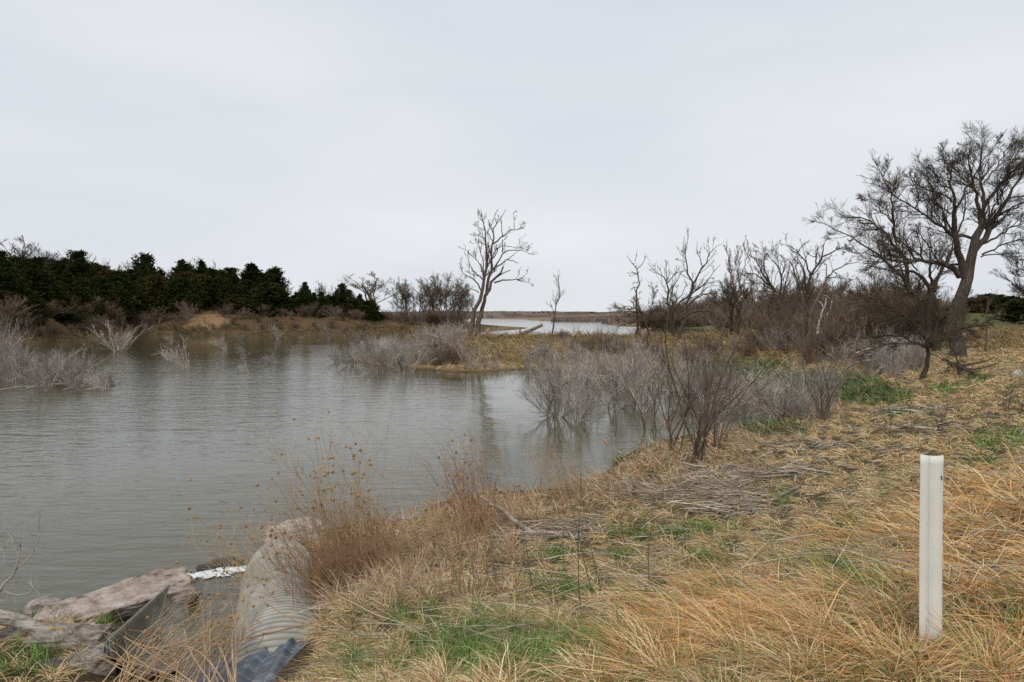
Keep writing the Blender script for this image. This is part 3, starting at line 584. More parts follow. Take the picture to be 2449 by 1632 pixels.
guided_tree('bare_tree', ZE, 60, [([(2500, 1050), (2480, 700), (2420, 600), (2255, 560), (2150, 480), (2050, 400)], 26, 3), ([(2450, 640), (2350, 400), (2240, 300), (2120, 250)], 12, 2), ([(2400, 590), (2200, 540), (2060, 540)], 8, 2), ([(2480, 700), (2420, 300), (2300, 100), (2180, 120)], 12, 2), ([(2300, 370), (2200, 380), (2080, 330)], 6, 2)],
    rng, M['bark_dark'], M['bark_dark'], .009, label='bare tree reaching in from the right edge of the view', K=(11, 7, 5), dens=1.0)

# ---- generic bare trees and shrubs (a few meshes each, copied)
def gen_tree(seed, h=10, stems=1, spread=.5, rmin=.014, K=(9, 6, 5), wander=.16, up=.1, r0=.16, fork=5, mats=('bark_dark', 'bark_brown'), levels=3, first=.25):
    rg = np.random.default_rng(seed)
    P0 = np.zeros((stems, 3)); P0[:, :2] = rg.normal(0, .12 * (stems > 1), (stems, 2)); P0[:, 2] = -.4
    D = np.c_[rg.normal(0, spread * (.25 if stems == 1 else .6), (stems, 2)), np.ones(stems)]
    L = h * rg.uniform(.75, 1, stems) * (.62 if stems == 1 else .9)
    P, R = shoots(P0, D, L, np.full(stems, r0), rg, n=8, wander=.07, up=.05, tip=.3)
    tg = [(P, R, 6)]
    p, d, l, r = sprout(P, R, L, fork, rg, t0=first, ang=(20, 60), ratio=(.6, 1.0), rr=.6, rmin=rmin * 2, shrink=.35, lean=(0, 0, .3))
    P2, R2 = shoots(p, d, l, r, rg, n=7, wander=wander, up=up, tip=.3); tg.append((P2, R2, 5))
    cg = foliate(P2, R2, rg, rmin, 1, up * .7, levels, K, L0=l, t0=.2, ang=(15, 42), ratio=((.35, .65), (.5, .8), (.5, .9)), wander=.1)
    root = empty('bare_tree')
    link('trunk', tube_mesh('trunk', tg), M[mats[0]], root); link('crown', tube_mesh('crown', cg), M[mats[1]], root)
    return root
def gen_shrub(seed, h=2.5, stems=9, spread=.9, rmin=.006, K=(6, 5), wander=.12, up=.12, r0=.025, mt='twig_grey', lean=(0, 0), levels=2):
    rg = np.random.default_rng(seed)
    P0 = np.zeros((stems, 3)); P0[:, :2] = rg.normal(0, .12, (stems, 2)); P0[:, 2] = -.35
    az = rg.uniform(0, 2 * PI, stems); s = rg.uniform(.1, 1, stems) * spread
    D = np.c_[np.cos(az) * s + lean[0], np.sin(az) * s + lean[1], np.ones(stems)]
    L = h * rg.uniform(.65, 1.1, stems)
    P, R = shoots(P0, D, L, np.full(stems, r0) * rg.uniform(.4, 1.2, stems), rg, n=7, wander=wander * 1.2, up=up * .4, tip=.3)
    cg = foliate(P, R, rg, rmin, 1, up, levels, K + (4,), L0=L, t0=.15, ang=(14, 42), wander=wander * .7, ratio=((.35, .75), (.35, .7), (.4, .7)))
    V, Q = tubes([(P, np.maximum(R, rmin), 4)] + cg)
    return mesh_np('stems', V, Q)
def place(o, p, s=1.0, rot=0.0, tilt=(0, 0)):
    o.location = tuple(p); o.scale = (s, s, s) if np.isscalar(s) else s; o.rotation_euler = (tilt[0], tilt[1], rot); return o
used = set()
def inst_tree(proto, p, s, rot, label, cat='tree', group=None, name=None):
    if proto.name not in used: used.add(proto.name); o = proto
    else: o = copy_tree(proto)
    if name: o.name = name
    place(o, p, s, rot); tag(o, label, cat, group); return o
def inst_mesh(name, me, mt, p, s, rot, label, cat, group=None, tilt=(0, 0)):
    o = bpy.data.objects.new(name, me); COL.objects.link(o)
    if not me.materials: me.materials.append(mt)
    place(o, p, s, rot, tilt); return tag(o, label, cat, group)
R_ = random.Random(11)

# ---- cedars on the left bank
def gen_cedar(seed, h=10, w=2.6, nb=90, per=16, sharp=.8, leaf=.42):
    rg = np.random.default_rng(seed)
    t = rg.uniform(.02, 1, nb) ** .9; az = rg.uniform(0, 2 * PI, nb)
    lump = 1 + .35 * np.sin(az * 2 + seed) * np.sin(t * 9 + seed) + rg.normal(0, .16, nb)
    ln = w * ((1 - t) ** sharp * .95 + .05) * lump * np.clip(t * 6 + .45, 0, 1)
    P0 = np.c_[np.zeros(nb), np.zeros(nb), t * h * .93]
    D = np.c_[np.cos(az), np.sin(az), rg.uniform(.15, .55, nb) + t * .8]
    P, R = shoots(P0, D, np.maximum(ln * 1.1, .35), np.full(nb, .035), rg, n=5, wander=.1, up=.07, tip=.3)
    # sprays along the branches
    k = per; par = np.repeat(np.arange(nb), k); f = rg.uniform(.15, 1.0, len(par)) ** .75 * 5; i = np.minimum(f.astype(int), 4); f = (f - i)[:, None]
    c = P[par, i] * (1 - f) + P[par, i + 1] * f + rg.normal(0, .16, (len(par), 3))
    T = unit(P[par, i + 1] - P[par, i]); d = unit(T + rg.normal(0, .55, T.shape) + np.array([0, 0, .35]))
    # each spray: 4 narrow blades
    m = 4; c = np.repeat(c, m, 0); d = unit(np.repeat(d, m, 0) + rg.normal(0, .4, (len(d) * m, 3))); L = leaf * rg.uniform(.5, 1.2, len(c))[:, None]
    s = unit(np.cross(d, rg.normal(size=d.shape))) * L * .16
    V = np.stack([c - s * .6, c + s * .6, c + d * L * .55 + s, c + d * L, c + d * L * .55 - s], 1).reshape(-1, 3)
    n = len(c); o = np.arange(n)[:, None] * 5
    Q = np.c_[o, o + 1, o + 2, o + 4]; T3 = np.c_[o + 4, o + 2, o + 3]
    crown = mesh_np('crown', V, Q, T3, smooth=False)
    tp = np.zeros((1, 6, 3)); tp[0, :, 2] = np.linspace(-.5, h * .95, 6); tp[0, 1:, :2] += rg.normal(0, .05, (5, 2))
    V, Q = tubes([(tp, np.linspace(.16, .03, 6)[None], 6), (P, R, 3)])
    trunk = mesh_np('trunk', V, Q)
    root = empty('cedar_tree'); link('trunk', trunk, M['bark_brown'], root); link('crown', crown, M['cedar'], root)
    return root
ced = [gen_cedar(100 + i, h=10, w=a, nb=b, per=c, sharp=d) for i, (a, b, c, d) in enumerate([(3.0, 150, 16, .55), (3.4, 160, 16, .45), (2.4, 120, 16, .8), (3.2, 150, 16, .5), (2.7, 100, 14, .75)])]
rusty = []
for o in ced[:2]:
    c = copy_tree(o)
    for ch in c.children:
        if ch.name.startswith('crown'):
            ch.data = ch.data.copy(); ch.data.materials.clear(); ch.data.materials.append(M['cedar_rust'])
    rusty.append(c)
sky_u = [-200, 0, 30, 60, 105, 150, 180, 189, 200, 245, 280, 316, 340, 351, 365, 400, 438, 470, 484, 510, 526, 545, 554, 575, 603, 625, 640, 659, 675, 684, 694, 712, 730, 750, 772, 795, 819, 835, 850, 870, 885, 905]
sky_v = [600, 603, 612, 608, 605, 618, 618, 603, 622, 630, 640, 634, 620, 612, 628, 651, 621, 632, 624, 640, 630, 655, 642, 658, 633, 650, 650, 644, 672, 698, 698, 688, 676, 690, 690, 694, 681, 690, 686, 703, 708, 735]
ci = 0
def put_cedar(u, d, vtop, lab, grp, rust=False, wfac=1.0):
    global ci
    p = on(u, d); ztop = EYE + (757 - vtop) / F * d; h = ztop - p[2]
    if h < 1.2: return
    pr = R_.choice(rusty if rust else ced)
    if (pr.name not in used): used.add(pr.name); o = pr
    else: o = copy_tree(pr)
    s = h / 10; sx = max(s, .55) * wfac * R_.uniform(.95, 1.25)
    place(o, p - np.array([0, 0, .1]), (sx, sx, s), R_.uniform(0, 6.28)); tag(o, lab, 'tree', grp); ci += 1
SPK = {0: 'dark cedar with a pointed top at the left edge of the skyline', 189: 'narrow cedar spike rising above the wood, right of the tall bare trees', 351: 'tall broad cedar standing clear above the left bank skyline', 438: 'round headed cedar right of the tallest broad one', 484: 'dark cedar near the middle of the left bank skyline',
       554: 'small pointed cedar just left of the wide layered one', 603: 'layered cedar with spreading tips against the sky', 659: 'dense cedar at the end of the tall part of the wood, before the gap', 730: 'cone shaped cedar just right of the gap in the wood', 819: 'last tall pointed cedar toward the pale yellowish tree'}
for u, lab in SPK.items():
    put_cedar(u, shore_d(u) * 1.22, np.interp(u, sky_u, sky_v) - 2, lab, None, wfac=1.15)
u = -60
while u < 900:
    d = shore_d(u)
    put_cedar(u + R_.uniform(-5, 5), d * R_.uniform(1.26, 1.36), np.interp(u, sky_u, sky_v) + R_.uniform(3, 14), 'dark cedar in the back row along the left bank skyline', 'cedars in the back row on the left bank', rust=R_.random() < .2, wfac=1.3)
    u += 17
u = -60
while u < 890:
    d = shore_d(u); vt = np.interp(u, sky_u, sky_v)
    put_cedar(u + R_.uniform(-6, 6), d * R_.uniform(1.15, 1.2), vt + (752 - vt) * R_.uniform(.2, .42), 'dark green cedar in the thick of the left bank wood', 'cedars in the middle row on the left bank', rust=R_.random() < .25, wfac=1.6)
    u += 15
for u in range(640, 905, 11):
    d = shore_d(u); vt = np.interp(u, sky_u, sky_v) + 12
    put_cedar(u + R_.uniform(-4, 4), d * R_.uniform(1.1, 1.16), vt + (757 - vt) * R_.uniform(0, .35), 'bushy cedar in the low right end of the left bank wood', 'cedars at the low right end of the left bank wood', wfac=2.3)
u = -60
while u < 890:
    d = shore_d(u); vt = np.interp(u, sky_u, sky_v)
    if not 470 < u < 525:
        put_cedar(u + R_.uniform(-6, 6), d * R_.uniform(1.08, 1.12), vt + (752 - vt) * R_.uniform(.5, .72), 'low dark cedar at the front edge of the wood above the bluff', 'cedars in the front row above the bluff', rust=R_.random() < .3, wfac=1.9)
    u += 16
put_cedar(98, shore_d(98) * 1.06, 715, 'small rusty green cedar low on the bluff at far left', None, rust=True, wfac=1.3)
put_cedar(160, shore_d(160) * 1.05, 748, 'squat dark juniper bush low on the left bluff', None, wfac=2.4)
# cedars and dark wood at far right
for u in range(2285, 2500, 13):
    put_cedar(u, R_.uniform(215, 240), 706 + R_.uniform(-6, 9), 'far cedar on the horizon at the right edge, beyond the field', 'far cedars beyond the green field', wfac=2.2)
for u in range(2270, 2500, 14):
    put_cedar(u, R_.uniform(200, 212), 722 + R_.uniform(-8, 14), 'low dark cedar in front of the horizon row at the right edge', 'low cedars beyond the green field', rust=R_.random() < .5, wfac=1.6)
put_cedar(2428, 118, 722, 'dark bushy cedar standing by the green field at far right', None, wfac=2.1)

# ---- generic bare trees
bt = [gen_tree(201, 11, 1, .5, rmin=.015, K=(6, 5, 4), r0=.22, fork=6), gen_tree(202, 11, 3, .4, rmin=.015, K=(6, 5, 4), r0=.16, fork=5), gen_tree(203, 11, 2, .6, rmin=.015, K=(6, 5, 4), r0=.2, fork=6), gen_tree(204, 11, 4, .5, rmin=.015, K=(6, 5, 4), r0=.14, fork=4)]
def top_of(me):
    a = np.empty(len(me.vertices) * 3, np.float32); me.vertices.foreach_get('co', a); return float(np.percentile(a[2::3], 99.7))
BH = [max(top_of(ch.data) for ch in o.children) for o in bt]
def bare(i, u, d, vtop, lab, grp=None, wf=1.0, v=None, yellow=False):
    p = on(u, d); h = EYE + (757 - vtop) / F * d - p[2]; s = h / BH[i]
    o = inst_tree(bt[i], p, (s * wf, s * wf, s), R_.uniform(0, 6.28), lab, group=grp)
    if yellow:
        for ch in o.children:
            if ch.name.startswith('crown'):
                ch.data = ch.data.copy(); ch.data.materials.clear(); ch.data.materials.append(M['twig_yellow'])
    return o
bare(0, 62, 150, 562, 'tall bare tree with a wide crown above the cedars, leftmost on the skyline', wf=1.5)
bare(2, 108, 152, 578, 'bare tree beside the leftmost tall one, spreading right above the cedars', wf=1.5)
bare(1, 150, 170, 598, 'lower bare tree with kinked branches between the tall bare trees and the cedar spike', wf=1.1)
bare(0, 205, 185, 600, 'small pale bare tree just right of the narrow cedar spike')
for u, v in ((250, 620), (272, 622), (305, 622), (325, 626), (385, 635), (395, 640), (460, 618), (495, 618), (505, 622), (690, 672), (760, 676), (780, 672), (800, 680)):
    bare(R_.randrange(4), u, shore_d(u) * 1.45, v, 'thin bare tree showing its top behind the cedar skyline', 'bare tree tops behind the cedars')
bare(1, 948, 225, 702, 'low bare tree beside the pale yellowish tree', wf=1.0)
bare(0, 908, 215, 648, 'pale yellowish tree in early bud at the end of the cedar wood', wf=2.3, yellow=True)
row = [(962, 672), (978, 663), (994, 667), (1010, 655), (1026, 652), (1040, 654), (1056, 652), (1070, 656), (1086, 664), (1098, 678)]
for i, (u, v) in enumerate(row):
    bare((i * 3 + 1) % 4, u, 232 + 9 * (i % 3), v, 'bare tree in the close row between the yellowish tree and the leaning cottonwoods', 'row of bare trees left of the cottonwoods', wf=1.3)
bare(3, 1106, 160, 676, 'bare tree with forked thin stems just left of the leaning cottonwoods', wf=.8)

# brown brush wood, right background
sbig = [gen_shrub(300 + i, 6, 14, .5, rmin=.013, K=(8, 5), r0=.075, mt='twig_brown', up=.12, levels=2) for i in range(4)]
for me in sbig: me.materials.append(M['twig_brown'])
def bush(me, u, d, vtop, lab, grp, wf=1.0, name='bush', cat='bush', hm=6.2):
    p = on(u, d); h = EYE + (757 - vtop) / F * d - p[2]; s = max(h, .8) / top_of(me)
    return inst_mesh(name, me, None, p, (s * wf, s * wf, s), R_.uniform(0, 6.28), lab, cat, grp)
wu = [1400, 1480, 1540, 1600, 1680, 1760, 1850, 1950, 2040, 2120, 2200, 2270, 2300]
wv = [748, 735, 722, 716, 704, 696, 694, 692, 690, 690, 696, 712, 735]
for u in range(1535, 1765, 11):
    bush(R_.choice(sbig), u, R_.uniform(285, 330), np.interp(u, wu, wv) + R_.uniform(2, 24), 'brown leafless bush in the wood across the far arm of the lake', 'bushes across the far arm of the lake', wf=2.0)
    bush(R_.choice(sbig), u + 5, R_.uniform(265, 285), 745 + R_.uniform(-8, 6), 'low brown bush at the water edge across the far arm', 'low bushes across the far arm', wf=3.0)
for u in range(1720, 2290, 13):
    v = np.interp(u, wu, wv)
    bush(R_.choice(sbig), u, R_.uniform(150, 175), v + R_.uniform(0, 26), 'brown leafless bush at the back of the wood on the right', 'back bushes of the right wood', wf=1.8)
    bush(R_.choice(sbig), u + 5, R_.uniform(92, 125), v + R_.uniform(18, 52), 'brown leafless bush in the middle of the wood on the right', 'middle bushes of the right wood', wf=1.5)
for u in range(1830, 2240, 17):
    bush(R_.choice(sbig), u, R_.uniform(62, 70), R_.uniform(725, 765), 'brown bush on the near side of the track below the bare trees', 'bushes between track and marsh', wf=1.3)
for u in range(1980, 2260, 12):
    bush(R_.choice(sbig), u, R_.uniform(48, 58), R_.uniform(672, 735), 'tall brown bush crowding the foot of the big cottonwoods', 'bushes by the big cottonwoods', wf=1.15)
for k in range(44):
    u = R_.uniform(1740, 2260); d = R_.uniform(74, 150); v = np.interp(u, wu, wv) + R_.uniform(-52, 6)
    bare(R_.randrange(4), u, d, v, 'bare grey tree rising among the brown bushes of the right wood', 'bare trees among the right wood', wf=R_.uniform(.8, 1.3))
for k in range(12):
    bare(R_.randrange(4), R_.uniform(1560, 1760), R_.uniform(270, 300), R_.uniform(690, 722), 'far bare tree standing in the wood across the arm of the lake', 'bare trees across the far arm', wf=1.3)
for u in range(870, 1110, 12):
    bush(R_.choice(sbig), u, R_.uniform(200, 228), R_.uniform(735, 752), 'low brown bush at the foot of the row of bare trees', 'bushes below the bare tree row', wf=2.2)

for k in range(46):
    u = -60 + k * 20.5; f = R_.uniform(1.03, 1.09); d = shore_d(u) * f
    if 455 < u < 530: continue
    p = on(u, d); s = R_.uniform(.45, .85)
    inst_mesh('bush', R_.choice(sbig), None, p, (s * 1.5, s * 1.5, s * .8), R_.uniform(0, 6.28), 'brown leafless scrub growing on the far left bluff below the cedars', 'bush', 'scrub on the left bluff')
    if k % 2: 
        p = on(u + 9, shore_d(u + 9) * 1.015); s = R_.uniform(.2, .4)
        inst_mesh('bush', R_.choice(sbig), None, p, (s * 2, s * 2, s), R_.uniform(0, 6.28), 'small scrub close to the waterline under the left bluff', 'bush', 'small scrub at the foot of the left bluff')
# ---- grey flooded shrubs
sg = [gen_shrub(400 + i, 2.6, st, spd, rmin=.0065, K=(5, 3), r0=.036, up=u_, lean=ln) for i, (st, spd, u_, ln) in enumerate([(12, .8, .12, (0, 0)), (16, 1.0, .1, (0, 0)), (9, .7, .15, (0, 0)), (14, .8, .08, (-.7, 0)), (10, .6, .05, (-1.0, .1)), (12, .8, .1, (.6, 0))])]
for me in sg: me.materials.append(M['twig_grey'])
sf = [gen_shrub(450 + i, 3.0, st, spd, rmin=.0042, K=(7, 4), r0=.034, up=.08, wander=.2, lean=ln, levels=2) for i, (st, spd, ln) in enumerate([(9, 1.3, (0, 0)), (12, 1.1, (0, 0)), (7, 1.1, (-.6, 0)), (14, 1.4, (0, 0))])]
for me in sf: me.materials.append(M['twig_grey'])
sb = [gen_shrub(480 + i, 2.4, 16, .9, rmin=.007, K=(7, 5), r0=.028, up=.08) for i in range(3)]
for me in sb: me.materials.append(M['twig_brown'])
def shrub(pool, u, v, s, lab, grp=None, rot=None, name='flooded_shrub', i=None, wf=1.0, water=True):
    p = hit(u, v, water=water); me = pool[i] if i is not None else R_.choice(pool)
    return inst_mesh(name, me, None, p, (s * wf, s * wf, s), R_.uniform(-.5, .5) if rot is None else rot, lab, 'shrub', grp)
# left cluster
for k in range(26):
    u = R_.uniform(-70, 215); v = R_.uniform(885, 930) if u < 150 else R_.uniform(900, 932)
    shrub(sf if k % 3 else sg, u, v, R_.uniform(.85, 1.2) * (1.25 if u < 70 else .85), 'grey leafless shrub in the dense flooded thicket at the left edge', 'flooded shrubs at the left edge', i=R_.choice((3, 2, 0) if k % 3 else (3, 4, 3)))
for k, (u, v) in enumerate(((232, 930), (262, 926), (248, 934), (280, 922), (205, 936))):
    shrub(sg, u, v, .62, 'low grey shrub at the right end of the left thicket', 'low shrubs at the end of the left thicket', i=4)
shrub(sf, 118, 934, 1.1, 'dark stemmed shrub standing at the front of the left thicket', i=2, rot=.2)
for (u, v, s, i, lab) in [(284, 842, 1.75, 1, 'large fan shaped grey shrub standing alone in the water'), (452, 880, 1.2, 4, 'pale dead shrub leaning left, middle of the open water'), (432, 868, .7, 4, 'small forked twig cluster behind the pale leaning shrub'),
                        (545, 836, 1.0, 4, 'pale shrub lying low to the left in the water'), (582, 860, .6, 0, 'small tufted shrub low in open water'), (666, 812, 1.25, 0, 'pale upright shrub near the far bank, centre left'), (575, 814, .7, 1, 'short tangled shrub near the bank behind the low lying one'),
                        (786, 814, 1.2, 0, 'grey shrub in the narrow channel mouth'), (719, 812, .4, 1, 'tiny twig tuft between two grey shrubs near the far bank'), (663, 870, .55, 4, 'thin branch tips sticking out of the water at an angle'), (596, 890, .4, 4, 'low dark twig barely above the water, mid pond'),
                        (817, 868, .8, 4, 'small grey shrub just off the tip of the peninsula'), (414, 818, .7, 4, 'bent pale shrub close to the far left bank'), (839, 876, .9, 1, 'spiky low shrub at the very tip of the peninsula'), (918, 892, 1.15, 4, 'long pale branch leaning left off the peninsula'),
                        (925, 892, 1.0, 2, 'slim upright shrub beside the long leaning branch'), (986, 891, 1.1, 2, 'pale forked shrub standing in water before the peninsula'), (958, 888, .45, 4, 'short bent branch in the water between two pale shrubs'), (1130, 884, 1.1, 2, 'slender grey shrub below the leaning cottonwoods'),
                        (843, 824, 1.15, 1, 'grey fan shaped shrub behind the peninsula tip'), (1165, 880, .6, 2, 'thin twigs rising from the water right of the slender shrub'), (1200, 884, .5, 4, 'bent white twig arching into the water')]:
    shrub(sg, u, v, s * 1.1, lab, i=i, rot=R_.uniform(-.2, .2))
for k in range(34):
    u = R_.uniform(850, 1085); v = R_.uniform(842, 878)
    shrub(sg, u, v, R_.uniform(.7, 1.15), 'grey leafless shrub in the thicket covering the peninsula', 'shrubs covering the peninsula')
for k in range(16):
    shrub(sb, R_.uniform(1020, 1110), R_.uniform(852, 874), R_.uniform(.5, .85), 'dark brown brush heaped under the leaning cottonwoods', 'brown brush under the cottonwoods', name='brush')
for k in range(14):
    shrub(sg, R_.uniform(1000, 1120), R_.uniform(806, 830), R_.uniform(.8, 1.3), 'grey shrub on top of the peninsula behind the brown brush', 'shrubs on top of the peninsula')
# inlet, right
for (u, v, s, i, lab) in [(1320, 998, 1.15, 0, 'many stemmed grey shrub standing farthest out in the inlet'), (1335, 994, 1.0, 2, 'grey shrub crowding the right side of the farthest out one'), (1380, 1010, .95, 1, 'forked grey shrub nearest the viewer in the inlet'), (1464, 978, 1.1, 0, 'dark stemmed shrub in the middle of the inlet'),
                        (1411, 946, .75, 3, 'spidery shrub mirrored in calm water behind the forked one'), (1531, 985, 1.0, 1, 'grey shrub with bent stems right of the middle of the inlet')]:
    shrub(sf, u, v, s, lab, i=i)
for k in range(25):
    u = R_.uniform(1250, 1700); v = R_.uniform(884, 965)
    shrub(sf, u, v, R_.uniform(.7, 1.1), 'grey leafless shrub in the flooded thicket of the inlet', 'flooded shrubs of the inlet', wf=R_.uniform(.9, 1.5))
for k in range(26):
    u = R_.uniform(1240, 1700); v = R_.uniform(832, 872)
    shrub(sb if k % 3 == 0 else sg, u, v, R_.uniform(.6, .95), 'grey brown shrub on the bank behind the flooded thicket', 'shrubs on the bank behind the inlet', name='shrub', water=False)
for k in range(26):
    u = R_.uniform(1640, 2010); v = R_.uniform(930, 1010)
    shrub(sf, u, v, R_.uniform(.35, .7), 'low silvery shrub in the green marsh at the head of the inlet', 'low shrubs in the marsh', name='shrub', wf=1.5)
for k in range(40):
    u = R_.uniform(1700, 2190); v = R_.uniform(825, 880)
    shrub(sb if k % 2 else sg, u, v, R_.uniform(.65, 1.1), 'leafless shrub on the slope between marsh and track', 'shrubs between marsh and track', name='shrub', water=False)
for k in range(16):
    u = R_.uniform(1960, 2190); v = R_.uniform(865, 905)
    shrub(sf, u, v, R_.uniform(.5, .9), 'purplish grey shrub at the foot of the small dark tree', 'shrubs at the foot of the dark tree', name='shrub', water=False)
# small sparse trees close by the shore
def sparse(seed, h, stems, spread, K=(5, 4), r0=.03, lean=(0, 0)):
    me = gen_shrub(seed, h, stems, spread, rmin=.0035, K=K, r0=r0, up=.1, lean=lean, levels=2, wander=.1); me.materials.append(M['bark_brown']); return me
for (u, v, seed, h, st, spd, lab) in [(1668, 1112, 501, 5.0, 9, .55, 'sparse young willow with spread stems at the shore, tallest near the marsh'), (1710, 1075, 502, 4.2, 6, .8, 'thin shoreline willow leaning right beside the tallest one'), (1610, 1090, 503, 3.4, 6, .8, 'small shoreline willow on the left of the tallest one'),
                                  (1962, 1010, 504, 4.4, 9, .4, 'upright pale willow at the end of the marsh'), (1555, 1030, 505, 2.6, 5, .7, 'bent bare willow standing in shallow water'), (1880, 1010, 506, 2.6, 6, .7, 'low twiggy willow left of the upright pale one')]:
    p = hit(u, v); inst_mesh('willow_shrub', sparse(seed, h, st, spd), None, p, 1, 0, lab, 'shrub')
dk = sparse(520, 2.2, 3, .5, K=(4, 3), r0=.014); dk.materials.clear(); dk.materials.append(M['bark_dark'])
for k, (u, v) in enumerate(((2240, 1050), (2400, 1010), (2040, 1080), (2130, 1085), (2180, 1050), (2440, 1000))):
    inst_mesh('weed_stalk', dk, None, hit(u, v), R_.uniform(.35, .7), R_.uniform(0, 6), 'dark branching weed stalk standing in the pale grass on the right', 'weed', 'dark weed stalks in the pale grass')

# ---- logs, stumps and sticks
def log_obj(name, pts, r0, r1, mt, lab, cat='log', n=16, sides=12, seed=0, twigs=0, wob=.02):
    rg = np.random.default_rng(seed); P = resample(np.array(pts), n); L = plen(P[None])[0]
    P[1:-1] += rg.normal(0, wob * L / 4, (n - 2, 3)); b = P[0].copy(); P = P - b
    R = np.linspace(r0, r1, n) * (1 + rg.normal(0, .05, n))
    G = [(P[None], R[None], sides)]
    if twigs:
        p, d, l, r = sprout(P[None], R[None], np.array([L]), twigs, rg, ratio=(.12, .4), ang=(30, 70), rmin=.006); G.append((*shoots(p, d, l, r, rg, 5, .2, .05), 4))
    V, Q = tubes(G)
    # close the ends of the log with caps
    T = [[0, i + 1, i] for i in range(1, sides - 1)] + [[(n - 1) * sides, (n - 1) * sides + i, (n - 1) * sides + i + 1] for i in range(1, sides - 1)]
    o = link(name, mesh_np(name, V, Q, T), mt, loc=tuple(b)); return tag(o, lab, cat)
def pz(u, v, dz=0.0):
    q = hit(u, v); return q + np.array([0, 0, dz])
log_obj('leaning_log', [at_y(1226, 808, 92), at_y(1260, 794, 91), at_y(1297, 778, 90)], .27, .2, M['dead_wood'], 'grey trunk propped at a slant above the spit against the lake', twigs=3)
log_obj('fallen_log', [pz(1524, 926, .1), pz(1600, 940, .12), pz(1680, 952, .12), pz(1741, 970, .1)], .09, .07, M['dead_wood'], 'long grey log lying across the inlet among the shrubs', twigs=5)
log_obj('fallen_log', [pz(1352, 915, .1), pz(1420, 916, .2), pz(1490, 905, .15)], .09, .05, M['dead_wood'], 'dark crooked log at the back of the inlet', twigs=9)
log_obj('fallen_log', [pz(1450, 895, .2), pz(1530, 900, .35), pz(1650, 910, .25)], .1, .05, M['dead_wood'], 'pale log behind the long one across the inlet', twigs=6)
log_obj('fallen_log', [at_y(1492, 802, 88), at_y(1512, 804, 87), at_y(1525, 804, 87)], .2, .15, M['driftwood'], 'short pale log beside the two cut stumps')
log_obj('fallen_log', [at_y(1416, 806, 88), at_y(1450, 806, 88), at_y(1480, 806, 88)], .12, .1, M['driftwood'], 'thin bleached log lying along the crest of the spit')
log_obj('fallen_log', [at_y(1150, 812, 78), at_y(1175, 832, 74), at_y(1198, 836, 72), at_y(1214, 850, 70)], .28, .12, M['bark_dark'], 'dark bent limb lying down the bank below the leaning cottonwoods', twigs=6)
log_obj('fallen_log', [at_y(1020, 800, 78), at_y(1046, 806, 77), at_y(1062, 812, 76), at_y(1090, 830, 75)], .16, .1, M['dead_wood'], 'bare arched branch over the peninsula thicket', twigs=12)
log_obj('fallen_log', [at_y(1355, 818, 76), at_y(1372, 802, 80), at_y(1387, 794, 84)], .2, .15, M['wood_broken'], 'reddish broken limb in the brush heap on the spit')
log_obj('fallen_branch', [pz(2020, 888, .1), at_y(2048, 868, 37), at_y(2080, 862, 36)], .05, .03, M['driftwood'], 'pale bent branch on the ground left of the small dark tree', 'branch', twigs=3)
log_obj('fallen_branch', [at_y(2046, 845, 38), at_y(2066, 838, 38), at_y(2084, 833, 38)], .05, .03, M['driftwood'], 'upper pale branch in the brush left of the small dark tree', 'branch')
log_obj('fallen_log', [pz(2285, 880, .15), pz(2310, 893, .15), pz(2332, 905, .1)], .09, .07, M['bark_dark'], 'dark log angled on the grass below the big cottonwood', twigs=4)
log_obj('fallen_branch', [pz(1730, 1248, .05), pz(1790, 1228, .08), pz(1850, 1208, .1), pz(1912, 1182, .14)], .02, .035, M['dead_wood'], 'long grey branch with a knobbed end lying in the near grass', 'branch', twigs=4)
log_obj('fallen_branch', [pz(1150, 1222, .3), pz(1200, 1250, .25), pz(1275, 1290, .05)], .03, .04, M['driftwood'], 'weathered branch slanting through the shoreline weeds', 'branch', twigs=3)
log_obj('fallen_branch', [pz(640, 1497, .3), pz(720, 1482, .15), pz(800, 1478, .1)], .008, .012, M['driftwood'], 'thin pale stick beside the right culvert wall', 'branch')
def stump(u, y, r, h, lab, seed):
    p = on(u, y); rg = np.random.default_rng(seed); k = 18; rows = 7
    ang = np.linspace(0, 2 * PI, k, endpoint=False); jag = rg.uniform(-.18, .12, k) * h
    V = []
    for j in range(rows):
        t = j / (rows - 1); rad = r * (1.25 - .3 * t ** .5) * (1 + .08 * np.sin(3 * ang + seed)); z = -.3 + (h + .3) * t + (jag if j == rows - 1 else 0)
        V.append(np.c_[np.cos(ang) * rad, np.sin(ang) * rad, np.zeros(k) + z])
    V.append(np.c_[np.cos(ang) * r * .45, np.sin(ang) * r * .45, np.full(k, h * .86)]); V = np.concatenate(V)
    i = np.arange((rows + 1) * k).reshape(rows + 1, k)
    Q = np.stack([i[:-1], np.roll(i[:-1], -1, 1), np.roll(i[1:], -1, 1), i[1:]], -1).reshape(-1, 4)
    T = [[i[-1][0], i[-1][j], i[-1][j + 1]] for j in range(1, k - 1)]
    o = link('tree_stump', mesh_np('tree_stump', V, Q, T), M['wood_broken'] if seed != 2 else M['driftwood'], loc=tuple(p)); tag(o, lab, 'stump')
stump(1529, 81, .42, 1.0, 'tan jagged stump on the spit, left of three', 1); stump(1538, 80, .28, 1.0, 'pale grey narrow stump between the two tan ones', 2); stump(1549, 82, .4, 1.1, 'tan stump leaning by the bushy tree, right of three', 3)
stump(1167, 96, .3, 1.4, 'dark rotten stump at the lake edge right of the leaning cottonwoods', 5)
